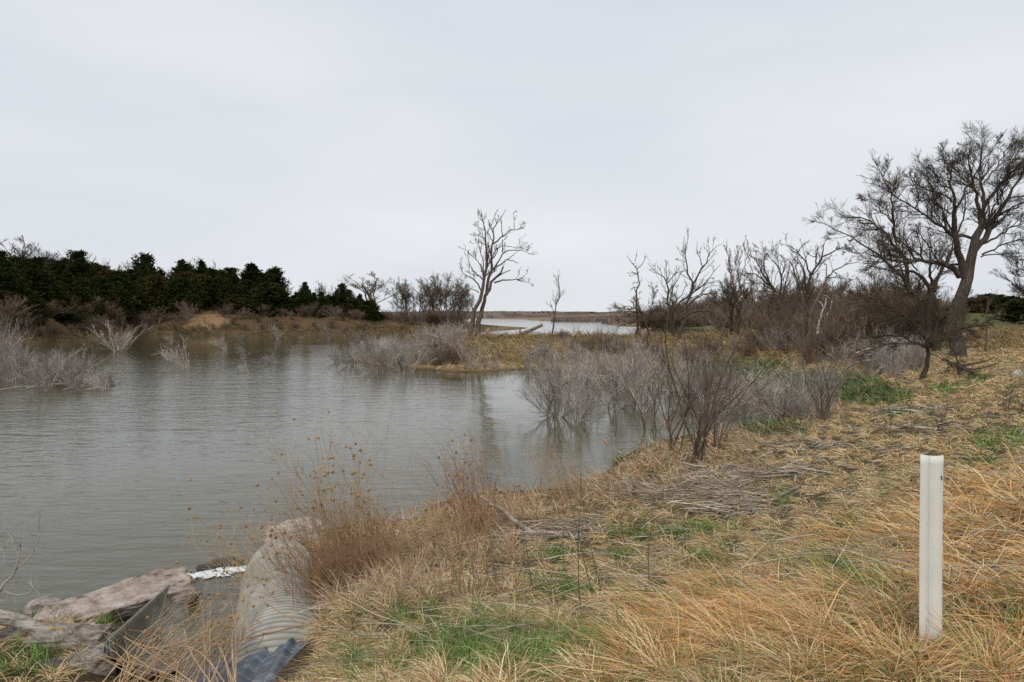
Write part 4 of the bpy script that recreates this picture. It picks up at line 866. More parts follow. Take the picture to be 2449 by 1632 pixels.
# thin saplings in the lake behind the spit
for (u, d, h, lab) in [(1164, 108, 3.6, 'small scrubby sapling rising from the far water near the leaning cottonwoods'), (1190, 118, 3.2, 'pair of thin pale saplings in the lake beyond the spit'), (1205, 118, 2.6, 'faint thin sapling in the lake, right of the pale pair'), (1380, 96, 2.6, 'thin bare stems on the lakeward edge of the spit, left ones'), (1430, 96, 2.8, 'thin bare stems on the lakeward edge of the spit, right ones'), (1465, 95, 3.0, 'thin reddish stems left of the snag')]:
    p = on(u, d); p[2] = max(p[2], 0); inst_mesh('sapling', sg[2], None, p, (h / 4.2, h / 4.2, h / 2.8), R_.uniform(0, 6), lab, 'sapling')
for k in range(7):
    inst_mesh('brush', sb[k % 3], None, on(R_.uniform(1340, 1375), R_.uniform(76, 82)), R_.uniform(.3, .5), R_.uniform(0, 6), 'dark dead brush heaped on the spit right of the slender tree', 'brush', 'brush heap on the spit')

# ---- far shore across the lake
def far_hills():
    A_ = np.linspace(-.22, .8, 500); rr = np.array([1900, 1960, 2050, 2200, 2450, 2800, 3200.])
    a, r = np.meshgrid(A_, rr); x, y = np.sin(a) * r, np.cos(a) * r
    top = 23 + 8 * (fbm(x, y, .004, 5) - .5) * 2 + np.clip((a - .1) * 15, 0, 6)
    prof = np.array([-1.5, 4, 9, 13, 17, 18, 10])[:, None] / 18
    z = top * prof + (fbm(x, y, .02, 8) - .5) * 6 * (prof > .1); z[0] = -1.5
    c = np.array([.20, .145, .115]) * (1 - .45 * (fbm(x, y, .015, 9)[..., None] > .52)) * (.8 + .4 * fbm(x, y, .05, 10)[..., None])
    i = np.arange(a.size).reshape(a.shape); Q = np.stack([i[:-1, :-1], i[:-1, 1:], i[1:, 1:], i[1:, :-1]], -1).reshape(-1, 4)[:, ::-1]
    o = link('hills', mesh_np('hills', np.stack([x, y, z], -1).reshape(-1, 3), Q, colors=c.reshape(-1, 3)), ground_mat()); tag(o, 'low brown prairie bluffs beyond the lake', kind='structure')
    # dark patches of cedar on the bluffs
    rg = np.random.default_rng(3); Cc = []
    for (u, w, n, v0) in [(1162, 16, 30, 750), (1195, 8, 12, 745), (1236, 14, 18, 748), (1290, 18, 30, 749), (1262, 8, 8, 747), (1320, 10, 14, 747), (1180, 30, 14, 752), (1355, 14, 8, 747), (1420, 40, 16, 746)]:
        for _ in range(n):
            uu = u + rg.normal(0, w * .5); zz = rg.uniform(8, 15); p = at_y(uu, 757, 2150 + rg.uniform(-80, 150)); Cc.append((p[0], p[1], zz))
    Cc = np.array(Cc); V, T = [], []
    for c0 in Cc:
        for _ in range(14):
            d = unit(rg.normal(size=3) * np.array([1, 1, .5])); q = c0 + d * rg.uniform(1, 5) ; q2 = rg.normal(size=(3, 3)) * 3
            T.append([len(V), len(V) + 1, len(V) + 2]); V += list(q + q2 * np.array([1, 1, .6]))
    o = link('far_trees', mesh_np('far_trees', np.array(V), None, np.array(T), smooth=False), M['cedar']); tag(o, 'dark patches of cedar scattered on the far bluffs', 'trees', kind='stuff')
far_hills()
def ribbons(P0, D, L, Wd, rng, bend=.5, n=3, colors=None, droop=.3):
    """grass blades: B ribbons curving from upright D towards the ground"""
    B = len(P0); t = np.linspace(0, 1, n + 1)
    d = unit(D); hor = d.copy(); hor[:, 2] = 0; hor = unit(hor + 1e-4)
    pts = np.empty((B, n + 1, 3)); pts[:, 0] = P0; cur = d.copy()
    for i in range(n):
        cur = unit(cur + hor * (bend / n)[:, None] + np.array([0, 0, -1.]) * (bend * droop / n * (i + 1))[:, None] + rng.normal(0, .10, (B, 3)))
        pts[:, i + 1] = pts[:, i] + cur * (L / n)[:, None]
    side = np.cross(d, rng.normal(size=(B, 3))); side = unit(side)
    wprof = np.array([.8, 1, .75, 0.0])[:n + 1] if n == 3 else np.linspace(1, 0, n + 1)
    A_ = pts[:, :-1] - side[:, None] * (Wd[:, None, None] * wprof[None, :-1, None]) * .5
    C_ = pts[:, :-1] + side[:, None] * (Wd[:, None, None] * wprof[None, :-1, None]) * .5
    V = np.concatenate([np.stack([A_, C_], 2).reshape(B, 2 * n, 3), pts[:, -1:]], 1)
    m = 2 * n + 1; o = (np.arange(B) * m)[:, None]
    Q = np.concatenate([np.stack([o[:, 0] + 2 * i, o[:, 0] + 2 * i + 1, o[:, 0] + 2 * i + 3, o[:, 0] + 2 * i + 2], -1) for i in range(n - 1)])
    T = np.stack([o[:, 0] + 2 * n - 2, o[:, 0] + 2 * n - 1, o[:, 0] + 2 * n], -1)
    col = None if colors is None else np.repeat(colors, m, 0)
    return V.reshape(-1, 3), Q, T, col
def pal(cols, n, rg, var=.18):
    c = np.array(cols)[rg.integers(0, len(cols), n)]; return c * (1 + rg.normal(0, var, (n, 1))).clip(.4, 1.8)
def stuff(name, V, Q, T, col, lab, cat='grass'):
    return tag(link(name, mesh_np(name, V, Q, T, smooth=False, colors=col), M['grass']), lab, cat, kind='stuff')
rg = np.random.default_rng(5)
# reeds on the low point
u_ = rg.uniform(1318, 1760, 26000); d_ = np.where(rg.random(26000) < .5, rg.uniform(560, 680, 26000), rg.uniform(440, 560, 26000)); x = (u_ - CX) / F * d_; z = ground(x, d_)
k = (z > -.25) & ((d_ > 560) | (u_ > 1440)); x, d_, z = x[k], d_[k], z[k]; n = len(x)
V, Q, T, c = ribbons(np.c_[x, d_, z - .1], np.c_[rg.normal(0, .15, (n, 2)), np.ones(n)], rg.uniform(2, 4.2, n), np.full(n, .5), rg, bend=np.full(n, .2), colors=pal([(.20, .155, .12), (.26, .205, .16), (.16, .125, .10)], n, rg))
stuff('reeds', V, Q, T, c, 'pinkish tan reeds on the low point across the lake', 'reeds')

# ------------------------------------------------------------------ grass near and far
def scatter(n, a0, a1, r0, r1, rg, p=1.0):
    a = rg.uniform(a0, a1, n); r = np.exp(rg.uniform(0, 1, n) ** p * math.log(r1 / r0)) * r0
    x, y = np.sin(a) * r, np.cos(a) * r; z = ground(x, y); u, v = project(x, y, z)
    return x, y, z, r, u, v
def sel(k, *A): return [a[k] for a in A]
CULV = lambda x, y: ((y > 6.6) & (y < 12.2) & (x > -5.9 + (11.5 - y) * .30 - .1) & (x < -3.25 + (11.5 - y) * .28)) 
def grass_layer(name, n, r0, r1, dens, hmin, hmax, wid, cols, bend, lab, rg, wind=(-.55, -.1), spread=.7, zmin=.12, up=1.0, tuft=0, p=1.0, a0=-.78, a1=.98, wk=.0008, droop=.3):
    x, y, z, r, u, v = scatter(n, a0, a1, r0, r1, rg, p)
    if tuft:      # gather blades into tufts
        s = .35 + r * .012; gx, gy = np.round(x / s), np.round(y / s)
        hsh = np.modf(np.sin(gx * 12.9898 + gy * 78.233) * 43758.5453)[0]; h2 = np.modf(np.sin(gx * 39.3 + gy * 11.1) * 24634.63)[0]
        cx_, cy_ = (gx + .45 * hsh) * s, (gy + .45 * h2) * s; x = x * (1 - tuft) + cx_ * tuft; y = y * (1 - tuft) + cy_ * tuft; z = ground(x, y); u, v = project(x, y, z)
    den = dens(x, y, z, u, v, r); k = (rg.random(len(x)) < den) & (z > zmin) & ~CULV(x, y)
    x, y, z, r, u, v = sel(k, x, y, z, r, u, v); m = len(x)
    hfac = .65 + .7 * fbm(x, y, 1.1, 17, 3)
    L = rg.uniform(hmin, hmax, m) * hfac * (1 + .012 * r); wz = fbm(x, y, .7, 19, 2) * 2 - 1
    D = np.c_[wind[0] + rg.normal(0, spread, m) + .8 * wz, wind[1] + rg.normal(0, spread, m) + .8 * (fbm(x, y, .9, 23, 2) * 2 - 1), np.full(m, up) * rg.uniform(.6, 1.3, m)]
    Wd = np.maximum(wid, wk * r) * rg.uniform(.6, 1.4, m)
    mean_ = np.array(cols).mean(0); kf = np.clip((r - 14) / 40, 0, .7)[:, None]
    cl = (pal(cols, m, rg, .14) * (1 - kf) + mean_ * kf) * (.85 + .35 * fbm(x, y, 2.2, 29, 2))[:, None]
    V, Q, T, c = ribbons(np.c_[x, y, z - .02], D, L, Wd, rg, bend=rg.uniform(.5, 1.5, m) * bend, colors=cl, droop=droop)
    stuff(name, V, Q, T, c, lab); print(name, m)
G_ = lambda u, v: blob(u, v, GREEN); O_ = lambda u, v: blob(u, v, ORANGE, .9); K_ = lambda u, v: blob(u, v, GREY, 1.1) * .85; L_ = lambda u, v: blob(u, v, PALE); B_ = lambda u, v: blob(u, v, BROWN)
straw = [(.55, .40, .21), (.64, .48, .27), (.48, .32, .155), (.38, .24, .11), (.72, .57, .35), (.32, .2, .1)]
grass_layer('dry_grass', 1200000, 1.8, 75, lambda x, y, z, u, v, r: .95 - .72 * G_(u, v) - .75 * K_(u, v) - .15 * O_(u, v), .12, .34, .0042, straw, 1.2, 'matted straw coloured dry grass over the bank', rg, tuft=.55, up=.75, droop=.6)
grass_layer('pale_grass', 120000, 2.5, 60, lambda x, y, z, u, v, r: .12 + .85 * L_(u, v) - .45 * G_(u, v), .15, .42, .0052, [(.74, .61, .38), (.82, .70, .47), (.64, .50, .29)], 1.6, 'pale curled blades of dead grass lying in swirls', rg, tuft=.6, up=.45, droop=.6)
grass_layer('green_grass', 300000, 1.8, 75, lambda x, y, z, u, v, r: .10 + .9 * G_(u, v) * np.clip(.3 + 1.4 * fbm(x, y, 1.6, 44, 3), 0, 1) - .04 * O_(u, v), .10, .30, .0042, [(.09, .18, .035), (.13, .24, .05), (.07, .13, .03), (.21, .29, .09)], .5, 'fresh green grass coming up in patches', rg, spread=.35, wind=(-.1, 0), zmin=-.02, up=1)
grass_layer('orange_grass', 330000, 1.3, 14, lambda x, y, z, u, v, r: (.35 + .65 * fbm(x, y, .8, 88, 3)) * O_(u, v), .2, .55, .0031, [(.60, .31, .11), (.70, .43, .18), (.50, .22, .075), (.74, .54, .27), (.36, .15, .05), (.50, .37, .14), (.66, .50, .27)], 1.3, 'tall rust orange prairie grass bending in the wind', rg, wind=(-.5, -.15), spread=.55, up=.75, tuft=.45, p=.9, wk=.0009)
grass_layer('marsh_green', 70000, 24, 75, lambda x, y, z, u, v, r: blob(u, v, GREEN[:5], .9) * np.clip(2.4 * fbm(x, y, .5, 45, 3) - .35, 0, 1), .25, .5, .006, [(.07, .125, .035), (.10, .165, .05), (.05, .085, .03), (.16, .19, .08), (.30, .25, .14)], .5, 'lush green grass in the marsh at the head of the inlet', rg, spread=.35, wind=(-.2, 0), zmin=-.05, up=1, a0=.2, wk=.0012)
grass_layer('marsh_grass', 90000, 60, 125, lambda x, y, z, u, v, r: .8 * (x > -25), .25, .75, .02, [(.30, .21, .105), (.25, .165, .075), (.36, .27, .14), (.17, .13, .05)], .9, 'tawny grass along the spit and far bank', rg, wk=.0007)
grass_layer('bank_grass', 60000, 95, 215, lambda x, y, z, u, v, r: .75 * (z < 1.6) + .12, .3, .8, .05, [(.16, .115, .05), (.12, .08, .035), (.22, .17, .075)], .8, 'yellowish grass at the foot of the left bluff', rg, a0=-.75, a1=-.08, wk=.0006)
# grey brown litter of flattened stalks
def litter(n, lab):
    x, y, z, r, u, v = scatter(n, -.3, .95, 4, 45, rg); k = rg.random(n) < .04 + .96 * K_(u, v); x, y, z, r, u, v = sel(k, x, y, z, r, u, v); k = (z > .15); x, y, z, r = sel(k, x, y, z, r); m = len(x)
    D = np.c_[np.ones(m) * rg.choice([-1, 1], m) + rg.normal(0, .3, m), rg.normal(0, .45, m), rg.normal(.04, .09, m)]
    L = rg.uniform(.25, .9, m); V, Q, T, c = ribbons(np.c_[x, y, z + rg.uniform(.0, .12, m)], D, L, np.maximum(.004, .0011 * r), rg, bend=np.full(m, .06), colors=pal([(.32, .26, .20), (.40, .34, .27), (.24, .18, .13), (.50, .44, .36), (.19, .14, .095)], m, rg))
    stuff('plant_litter', V, Q, T, c, lab, 'plant litter'); print('litter', m)
litter(110000, 'grey flattened dead stalks washed up in drifts on the bank')
# reddish weeds by the water edge
grass_layer('shore_weeds', 150000, 6, 34, lambda x, y, z, u, v, r: np.clip(1 - np.abs(z - .33) / .4, 0, 1) * .5 * (x > -3.2) + .9 * B_(u, v) * .5, .2, .55, .0036, [(.36, .22, .125), (.46, .31, .18), (.54, .40, .25), (.26, .15, .085), (.44, .36, .28)], .5, 'reddish brown dead weeds crowding the water edge', rg, wind=(-.35, .1), spread=.45, zmin=-.05, up=1.0, tuft=.5)

# ------------------------------------------------------------------ culvert end at the bottom left
M['metal'] = noise_mat('galvanised_metal', [(.20, .19, .16), (.38, .365, .31), (.52, .50, .43)], 3.5, detail=8, rough=.55, spec=.4, bump=.006, bscale=25)
M['metal_blue'] = noise_mat('blue_grey_metal', [(.05, .06, .08), (.12, .14, .17), (.22, .25, .29)], 2.0, detail=5, rough=.5, spec=.5, stretch=(1, 4, 1), bump=.03, bscale=5)
ZQ = lambda u, v, z: at_z(200 + u / 3.92, 1232 + v / 3.92, z)
def surf(name, pts, mt, parent, thick=.006, col=None):
    """grid of world points (m,n,3) -> sheet with thickness"""
    m, n, _ = pts.shape
    du = np.gradient(pts, axis=0); dv = np.gradient(pts, axis=1); nr_ = unit(np.cross(du, dv)); back = pts - nr_ * thick
    V = np.concatenate([pts.reshape(-1, 3), back.reshape(-1, 3)]); i = np.arange(m * n).reshape(m, n); j = i + m * n
    q = lambda a: np.stack([a[:-1, :-1], a[:-1, 1:], a[1:, 1:], a[1:, :-1]], -1).reshape(-1, 4)
    ed = []
    for A_, B_2 in ((i[0], j[0]), (j[-1], i[-1]), (j[:, 0], i[:, 0]), (i[:, -1], j[:, -1])): ed.append(np.stack([A_[:-1], A_[1:], B_2[1:], B_2[:-1]], -1))
    return link(name, mesh_np(name, V, np.concatenate([q(i)[:, ::-1], q(j)] + ed), colors=None if col is None else np.tile(col.reshape(-1, 3), (2, 1))), mt, parent)
cul = empty('culvert', (0, 0, 0)); tag(cul, 'open corrugated metal culvert end spilling into the lake, bottom left', 'culvert')
near = np.array([ZQ(1000, 1440, -.05), ZQ(780, 1490, .06), ZQ(520, 1460, .22), ZQ(320, 1350, .48), ZQ(230, 1170, .86)])
far = np.array([ZQ(1040, 590, -.05), ZQ(1010, 590, .0), ZQ(970, 585, .06), ZQ(920, 585, .12), ZQ(870, 590, .17)])
ns, ntt = 460, 22
tt = np.linspace(0, 4, ntt); nc = np.stack([np.interp(tt, range(5), near[:, k]) for k in range(3)], -1); fc = np.stack([np.interp(tt, range(5), far[:, k]) for k in range(3)], -1)
for _ in range(3): nc[1:-1] = .5 * nc[1:-1] + .25 * (nc[:-2] + nc[2:])
ss = np.linspace(0, 1, ns)[:, None, None]; g0 = nc[None] * (1 - ss) + fc[None] * ss
nn_ = unit(np.cross(np.gradient(g0, axis=0), np.gradient(g0, axis=1)))
ph = np.arange(ns)[:, None] / ns * 2 * PI * 46 + np.linspace(0, 7, ntt)[None]
gl = g0 + nn_ * (.02 * np.sin(ph))[..., None]; phl = ph
# right side: convex corrugated barrel
c_far = (ZQ(1560, 560, 0) + ZQ(2150, 640, 0)) / 2; c_near = (ZQ(1480, 1180, 0) + ZQ(2300, 1400, 0)) / 2; c_near = c_near + (c_near - c_far) * .35
axis = c_near - c_far; Lr = np.linalg.norm(axis); axis /= Lr; sd = np.cross(axis, [0, 0, 1.]); sd /= np.linalg.norm(sd)
if sd[0] < 0: sd = -sd
ss = np.linspace(0, 1, 520)[:, None]; an = np.linspace(PI + .25, -.25, 40)[None]
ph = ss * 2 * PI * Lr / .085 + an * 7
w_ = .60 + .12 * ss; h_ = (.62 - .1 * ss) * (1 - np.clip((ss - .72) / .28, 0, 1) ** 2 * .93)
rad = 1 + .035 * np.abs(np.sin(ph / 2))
g1 = c_far[None, None] + axis * (ss * Lr)[..., None] + sd * (np.cos(an) * w_ * rad)[..., None] + np.array([0, 0, 1.]) * (np.sin(an) * h_ * rad)[..., None] - np.array([0, 0, .03])
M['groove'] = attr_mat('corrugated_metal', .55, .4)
def groove_shade(P, g): return np.array([.40, .385, .33]) * (.28 + .72 * np.clip(g, 0, 1) ** .6)[..., None] * (.65 + .6 * fbm(P[..., 0] + P[..., 2], P[..., 1], 5, 4, 4))[..., None]  # metal colour with groove shade painted in so ridges read, plus random mottling
g1 = g1 + axis * (.28 * np.sin(an) ** 2)[..., None] * -1 * (1 - ss)[..., None]
surf('right_wall', g1, M['groove'], cul, .01, groove_shade(g1, np.abs(np.sin(ph / 2))))
surf('left_wall', gl, M['groove'], cul, .008, groove_shade(gl, .5 + .5 * np.sin(phl)))
# smooth bluish apron sheet and flange
A0, B0, C0, D0_ = at_z(380, 1655, .10), at_z(600, 1550, .14), at_z(752, 1525, .5), at_z(690, 1760, .8)
uu_, vv_ = np.meshgrid(np.linspace(0, 1, 60), np.linspace(0, 1, 60), indexing='ij')
g2 = (A0 * (1 - uu_[..., None]) + B0 * uu_[..., None]) * (1 - vv_[..., None]) + (D0_ * (1 - uu_[..., None]) + C0 * uu_[..., None]) * vv_[..., None]
g2[..., 2] += .035 * np.sin(vv_ * 19 + 2 * uu_) + .02 * np.sin(vv_ * 43 + uu_ * 5) + .02 * (fbm(g2[..., 0], g2[..., 1], 3, 3) - .5)
surf('apron', g2, M['metal_blue'], cul)
fl = np.array([[ZQ(228, 1165, .83), ZQ(205, 1200, .70), ZQ(175, 1300, .45)], [ZQ(243, 1310, .51), ZQ(215, 1330, .42), ZQ(170, 1420, .25)], [ZQ(325, 1440, .19), ZQ(270, 1480, .16), ZQ(160, 1530, .1)], [ZQ(480, 1560, .0), ZQ(380, 1600, .0), ZQ(200, 1640, .0)]])
surf('flange', fl, M['metal_blue'], cul)

# foam where the culvert water meets the lake
M['foam'] = noise_mat('foam', [(.55, .57, .55), (.75, .77, .76), (.88, .9, .9)], 20, rough=.4, spec=.5)
rg = np.random.default_rng(8); V, T = [], []
import bmesh
bm = bmesh.new(); bmesh.ops.create_icosphere(bm, subdivisions=1, radius=1); iv = np.array([v.co[:] for v in bm.verts]); it = np.array([[v.index for v in f.verts] for f in bm.faces]); bm.free()
fa, fb = ZQ(900, 590, .01), ZQ(1560, 505, .01); ex = fb - fa; ey = np.array([-ex[1], ex[0], 0]) / np.linalg.norm(ex)
su, sv = np.meshgrid(np.linspace(0, 1, 260), np.linspace(-1, 1, 70), indexing='ij')
wid_ = .10 + .16 * np.sin(su * PI) ** .6; P_ = fa + ex * su[..., None] + ey * (sv * wid_)[..., None]
f1 = fbm(P_[..., 0], P_[..., 1], 9, 3, 4); f2 = fbm(P_[..., 0], P_[..., 1], 26, 6, 3)
P_[..., 2] = .012 + .09 * np.clip(f1 - .35, 0, 1) * (1 - sv ** 2) + .03 * (f2 - .5)
keep = (f1 * .6 + f2 * .5 - .35 * np.abs(sv) ** 2 - .12 * (su < .25)) > .36
ii = np.arange(su.size).reshape(su.shape); kq = keep[:-1, :-1] & keep[1:, 1:]
Qf = np.stack([ii[:-1, :-1], ii[1:, :-1], ii[1:, 1:], ii[:-1, 1:]], -1)[kq]
V = [P_.reshape(-1, 3)]; T = []; nb_ = su.size
for k in range(260):
    t = rg.random(); q = fa + ex * t + ey * rg.normal(0, .15) + np.array([0, 0, rg.uniform(0, .06)]); sz = rg.uniform(.003, .009)
    V.append(iv * sz + q); T.append(it + nb_ + len(iv) * k)
tag(link('foam', mesh_np('foam', np.concatenate(V), Qf, np.concatenate(T)), M['foam']), 'white foam where the culvert water tumbles into the lake', 'foam', kind='stuff')

# rocks
def rock(u, v, z, sx, sy, sz, rot, seed, mt, lab, flat=.5, tilt=(0, 0), y=None):
    rg = np.random.default_rng(seed); bm = bmesh.new(); bmesh.ops.create_cube(bm, size=2); bmesh.ops.subdivide_edges(bm, edges=bm.edges, cuts=22, use_grid_fill=True)
    off = Vector(rg.uniform(-50, 50, 3)); chip = rg.normal(size=(7, 3)); chip /= np.linalg.norm(chip, axis=1)[:, None]
    for vt in bm.verts:
        c = vt.co; n_ = c.normalized(); c = c.lerp(n_ * 1.25, flat)
        for cn in chip:
            cn = Vector(cn); over = c.dot(cn) - 1.12
            if over > 0: c = c - cn * over
        q = Vector((c.x * sx, c.y * sy, c.z * sz))
        f = mnoise.noise(q * 1.6 + off) * .22 + mnoise.noise(q * 5 + off) * .12 + mnoise.noise(q * 14 + off) * .045
        lay = .02 * math.sin(c.z * 9 + mnoise.noise(q * 2) * 5)
        vt.co = Vector((c.x * sx, c.y * sy, c.z * sz)) * (1 + f + lay)
    me = bpy.data.meshes.new('rock'); bm.to_mesh(me); bm.free(); me.shade_smooth()
    p = at_z(u, v, z); o = link('rock', me, mt, loc=tuple(p)); o.rotation_euler = (tilt[0], tilt[1], rot); return tag(o, lab, 'rock')
rock(282, 1448, .10, .95, .50, .20, .78, 1, M['rock_pink'], 'large flat pinkish slab of rock at the water beside the culvert', .06, (.10, -.03))
rock(112, 1460, .05, .26, .18, .15, .2, 2, M['rock'], 'pale grey rock left of the large pink slab')
rock(175, 1535, .35, .42, .25, .13, .15, 3, M['rock'], 'layered grey rock below the driftwood log', .3)
rock(215, 1560, .28, .40, .2, .12, -.2, 4, M['rock'], 'flat grey rock between the layered rock and the culvert flange', .3)
rock(205, 1612, .3, .24, .2, .2, .9, 5, M['rock'], 'light rounded rock at the bottom edge by the culvert flange')
rock(85, 1618, .4, .28, .22, .14, .4, 6, M['rock_dark'], 'dark rock at the bottom edge in the lower left corner')
rock(20, 1535, .25, .3, .2, .1, .1, 7, M['rock'], 'grey rock under the driftwood log at the left edge')
rock(495, 1362, .0, .17, .12, .10, .3, 8, M['rock_dark'], 'wet dark rock left of the foam behind the culvert')
rock(540, 1352, .0, .28, .10, .10, .1, 9, M['rock_dark'], 'long wet dark rock behind the foam')
rock(715, 1286, .1, .55, .4, .28, .5, 10, M['rock_pink'], 'pinkish rock at the water edge behind the right culvert wall', .4)
rock(985, 1250, .1, .35, .25, .17, .2, 11, M['rock'], 'pale rock at the waterline behind the brown weeds', .4)
rock(1040, 1248, .1, .3, .2, .13, .8, 12, M['rock'], 'small pale rock right of the other shoreline one', .4)
rock(2432, 900, 2.0, .2, .12, .22, .4, 13, M['driftwood'], 'bleached root knot lying in the grass at the right edge', .9)
rock(2105, 886, 1.7, .2, .06, .18, .7, 14, M['rock'], 'angular grey slab in the brush left of the small dark tree', .15, (.5, .3))
# driftwood log with a splintered end
yL = 8.7
lg = empty('driftwood_log', tuple(at_y(60, 1490, yL))); b0 = np.array(lg.location); tag(lg, 'bleached driftwood log with a splintered end, bottom left', 'log')
P = resample(np.array([at_y(-60, 1462, yL), at_y(0, 1476, yL), at_y(50, 1487, yL), at_y(90, 1506, yL - .05), at_y(122, 1521, yL - .12)]), 26); rg = np.random.default_rng(2)
R = np.interp(np.linspace(0, 1, 26), [0, .3, .8, 1], [.075, .09, .082, .085]) * (1 + rg.normal(0, .02, 26))
V, Q = tubes([((P - b0)[None], R[None], 22)]); V = V + .006 * np.sin(np.arange(len(V)) % 22 * 2.1)[:, None] * np.array([0, 0, 1]); link('trunk', mesh_np('trunk', V, Q), M['log_grain'], lg)
V, T = [], []
tip = P[-1]; dr = unit(P[-1] - P[-3])
for k in range(90):
    a = rg.uniform(0, 2 * PI); rr_ = rg.uniform(0, .078); sdv = unit(np.cross(dr, [0, 0, 1.])); upv = np.cross(sdv, dr)
    c0 = tip + sdv * math.cos(a) * rr_ + upv * math.sin(a) * rr_ - dr * .05; L = rg.uniform(.06, .26) * (1.2 if math.sin(a) > 0 else .7); d = unit(dr + rg.normal(0, .3, 3)); s = rg.normal(size=3) * .012; s2 = np.cross(d, unit(s)) * .012
    o = len(V); V += [c0 + s, c0 - s, c0 + s2, c0 + d * L]; T += [[o, o + 2, o + 3], [o + 2, o + 1, o + 3], [o + 1, o, o + 3]]
link('splinters', mesh_np('splinters', np.array(V) - b0, None, np.array(T), smooth=False), M['wood_broken'], lg)
ZL = Zoom(0, 1232, 3.92)
guided_tree('bare_bush', ZL, 8.4, [([(-60, 760), (60, 640), (125, 560), (190, 400), (160, 290), (100, 220), (0, 90)], 13, 3), ([(125, 540), (250, 430), (350, 290), (385, 200), (365, 60), (360, -40)], 8, 2), ([(-40, 700), (60, 720), (140, 760), (250, 740), (345, 700), (300, 650), (255, 625)], 6, 2),
    ([(190, 380), (190, 260), (205, 150)], 5, 1.5), ([(340, 700), (385, 780), (370, 900), (345, 980)], 4, 1.5), ([(285, 900), (275, 830), (400, 790), (505, 735)], 6, 2), ([(0, 800), (60, 800), (115, 665)], 5, 2), ([(135, 760), (145, 850), (130, 920)], 4, 2), ([(-40, 560), (30, 480), (45, 360), (0, 310)], 4, 2)],
    rng, M['driftwood'], M['driftwood'], .003, label='bare bleached bush branches reaching over the water at the left edge', cat='bush', K=(2, 2, 1), levels=2, nofol=(5,), ratio=((.1, .25), (.3, .5), (.3, .5)))

# ------------------------------------------------------------------ seed head weeds
bm = bmesh.new(); bmesh.ops.create_icosphere(bm, subdivisions=2, radius=1)
for vt in bm.verts: vt.co *= 1 + .16 * mnoise.noise(vt.co * 4) ; vt.co.z *= .8
SEED = bpy.data.meshes.new('seed_head'); bm.to_mesh(SEED); bm.free(); SEED.materials.append(M['seed'])
def weed(name, base, limbs, lab, mt, rg, nseed=60, r=.011, K=(4, 3), rmin=.0022, ratio=((.2, .5), (.3, .6)), K2=None, cat='weed', up=.05, extra=None):
    """limbs: list of (B,n,3),(B,n) arrays in world space"""
    root = empty(name, tuple(base)); b = np.array(base); G = [(P - b, R, 4) for P, R in limbs]; tips = []
    for P, R in limbs:
        L = plen(P); p, d, l, r0 = sprout(P, R, L, K[0], rg, t0=.35, ang=(15, 50), ratio=ratio[0], rmin=rmin, shrink=.2)
        P2, R2 = shoots(p, d, l, r0, rg, 5, .16, up, .5); G.append((P2 - b, R2, 3))
        p, d, l, r0 = sprout(P2, R2, l, K[1], rg, t0=.3, ang=(20, 55), ratio=ratio[1], rmin=rmin * .8); P3, R3 = shoots(p, d, l, r0, rg, 4, .2, up, .6); G.append((P3 - b, R3, 3))
        tips += [P2[:, -1], P3[:, -1], P[:, -1]]
    link('stems', tube_mesh('stems', G), mt, root)
    tips = np.concatenate(tips); k = rg.permutation(len(tips))[:nseed]
    for t in tips[k]:
        s = r * rg.uniform(.6, 1.15); o = link('seed_head', SEED, None, root, loc=tuple(t - b)); o.scale = (s, s, s); o.rotation_euler = tuple(rg.uniform(0, 6, 3))
    return tag(root, lab, cat)
def fan(u, v, n, h, lean, spread, rg, r0=.006, y=None, wander=.08):
    p = hit(u, v) if y is None else on(u, y); P0 = p + np.c_[rg.normal(0, .3, n), rg.normal(0, .2, n), np.full(n, -.05)]
    D = np.c_[lean[0] + rg.normal(0, spread, n), lean[1] + rg.normal(0, spread * .5, n), np.ones(n)]
    P, R = shoots(P0, D, h * rg.uniform(.45, 1.05, n), np.full(n, r0) * rg.uniform(.5, 1.1, n), rg, 8, wander, 0, .35); return p, (P, R)
rg = np.random.default_rng(12)
p, lm = fan(835, 1380, 90, 2.3, (-.28, .1), .28, rg, .007); weed('seed_head_weed', p, [lm], 'big brown clump of weeds with round seed heads behind the right culvert wall', M['straw'], rg, 95, .026, K=(3, 2))
p, lm = fan(800, 1420, 130, 1.1, (-.35, 0), .5, rg, .005); weed('dry_weed', p, [lm], 'tangled rusty undergrowth at the foot of the big seed head clump', M['red_stalk'], rg, 0, K=(3, 2))
p, lm = fan(930, 1370, 120, 1.3, (-.55, .1), .25, rg, .005); weed('dry_weed', p, [lm], 'brown brush of thin stems leaning left, right of the big seed head clump', M['red_stalk'], rg, 0, K=(2, 2))
p, lm = fan(1160, 1290, 80, 1.9, (-.3, .1), .22, rg, .007); weed('seed_head_weed', p, [lm], 'tall reddish weed clump with seed heads at mid shore', M['red_stalk'], rg, 45, .026, K=(3, 2))
p, lm = fan(1060, 1300, 70, .9, (-.2, .1), .4, rg, .005); weed('dry_weed', p, [lm], 'orange brown grass clump between the two seed head clumps', M['straw'], rg, 0, K=(2, 2))
p, lm = fan(1370, 1200, 60, 1.7, (-.55, .1), .16, rg, .006); weed('dry_weed', p, [lm], 'wispy brown weed clump leaning left at the shore, right of the seed head clumps', M['straw'], rg, 0, K=(2, 2))
p, lm = fan(700, 1440, 40, 1.7, (-.85, .15), .35, rg, .006); weed('seed_head_weed', p, [lm], 'loose stems with round seed heads arching left over the foam', M['straw'], rg, 60, .026, K=(3, 2), ratio=((.25, .6), (.3, .6)))
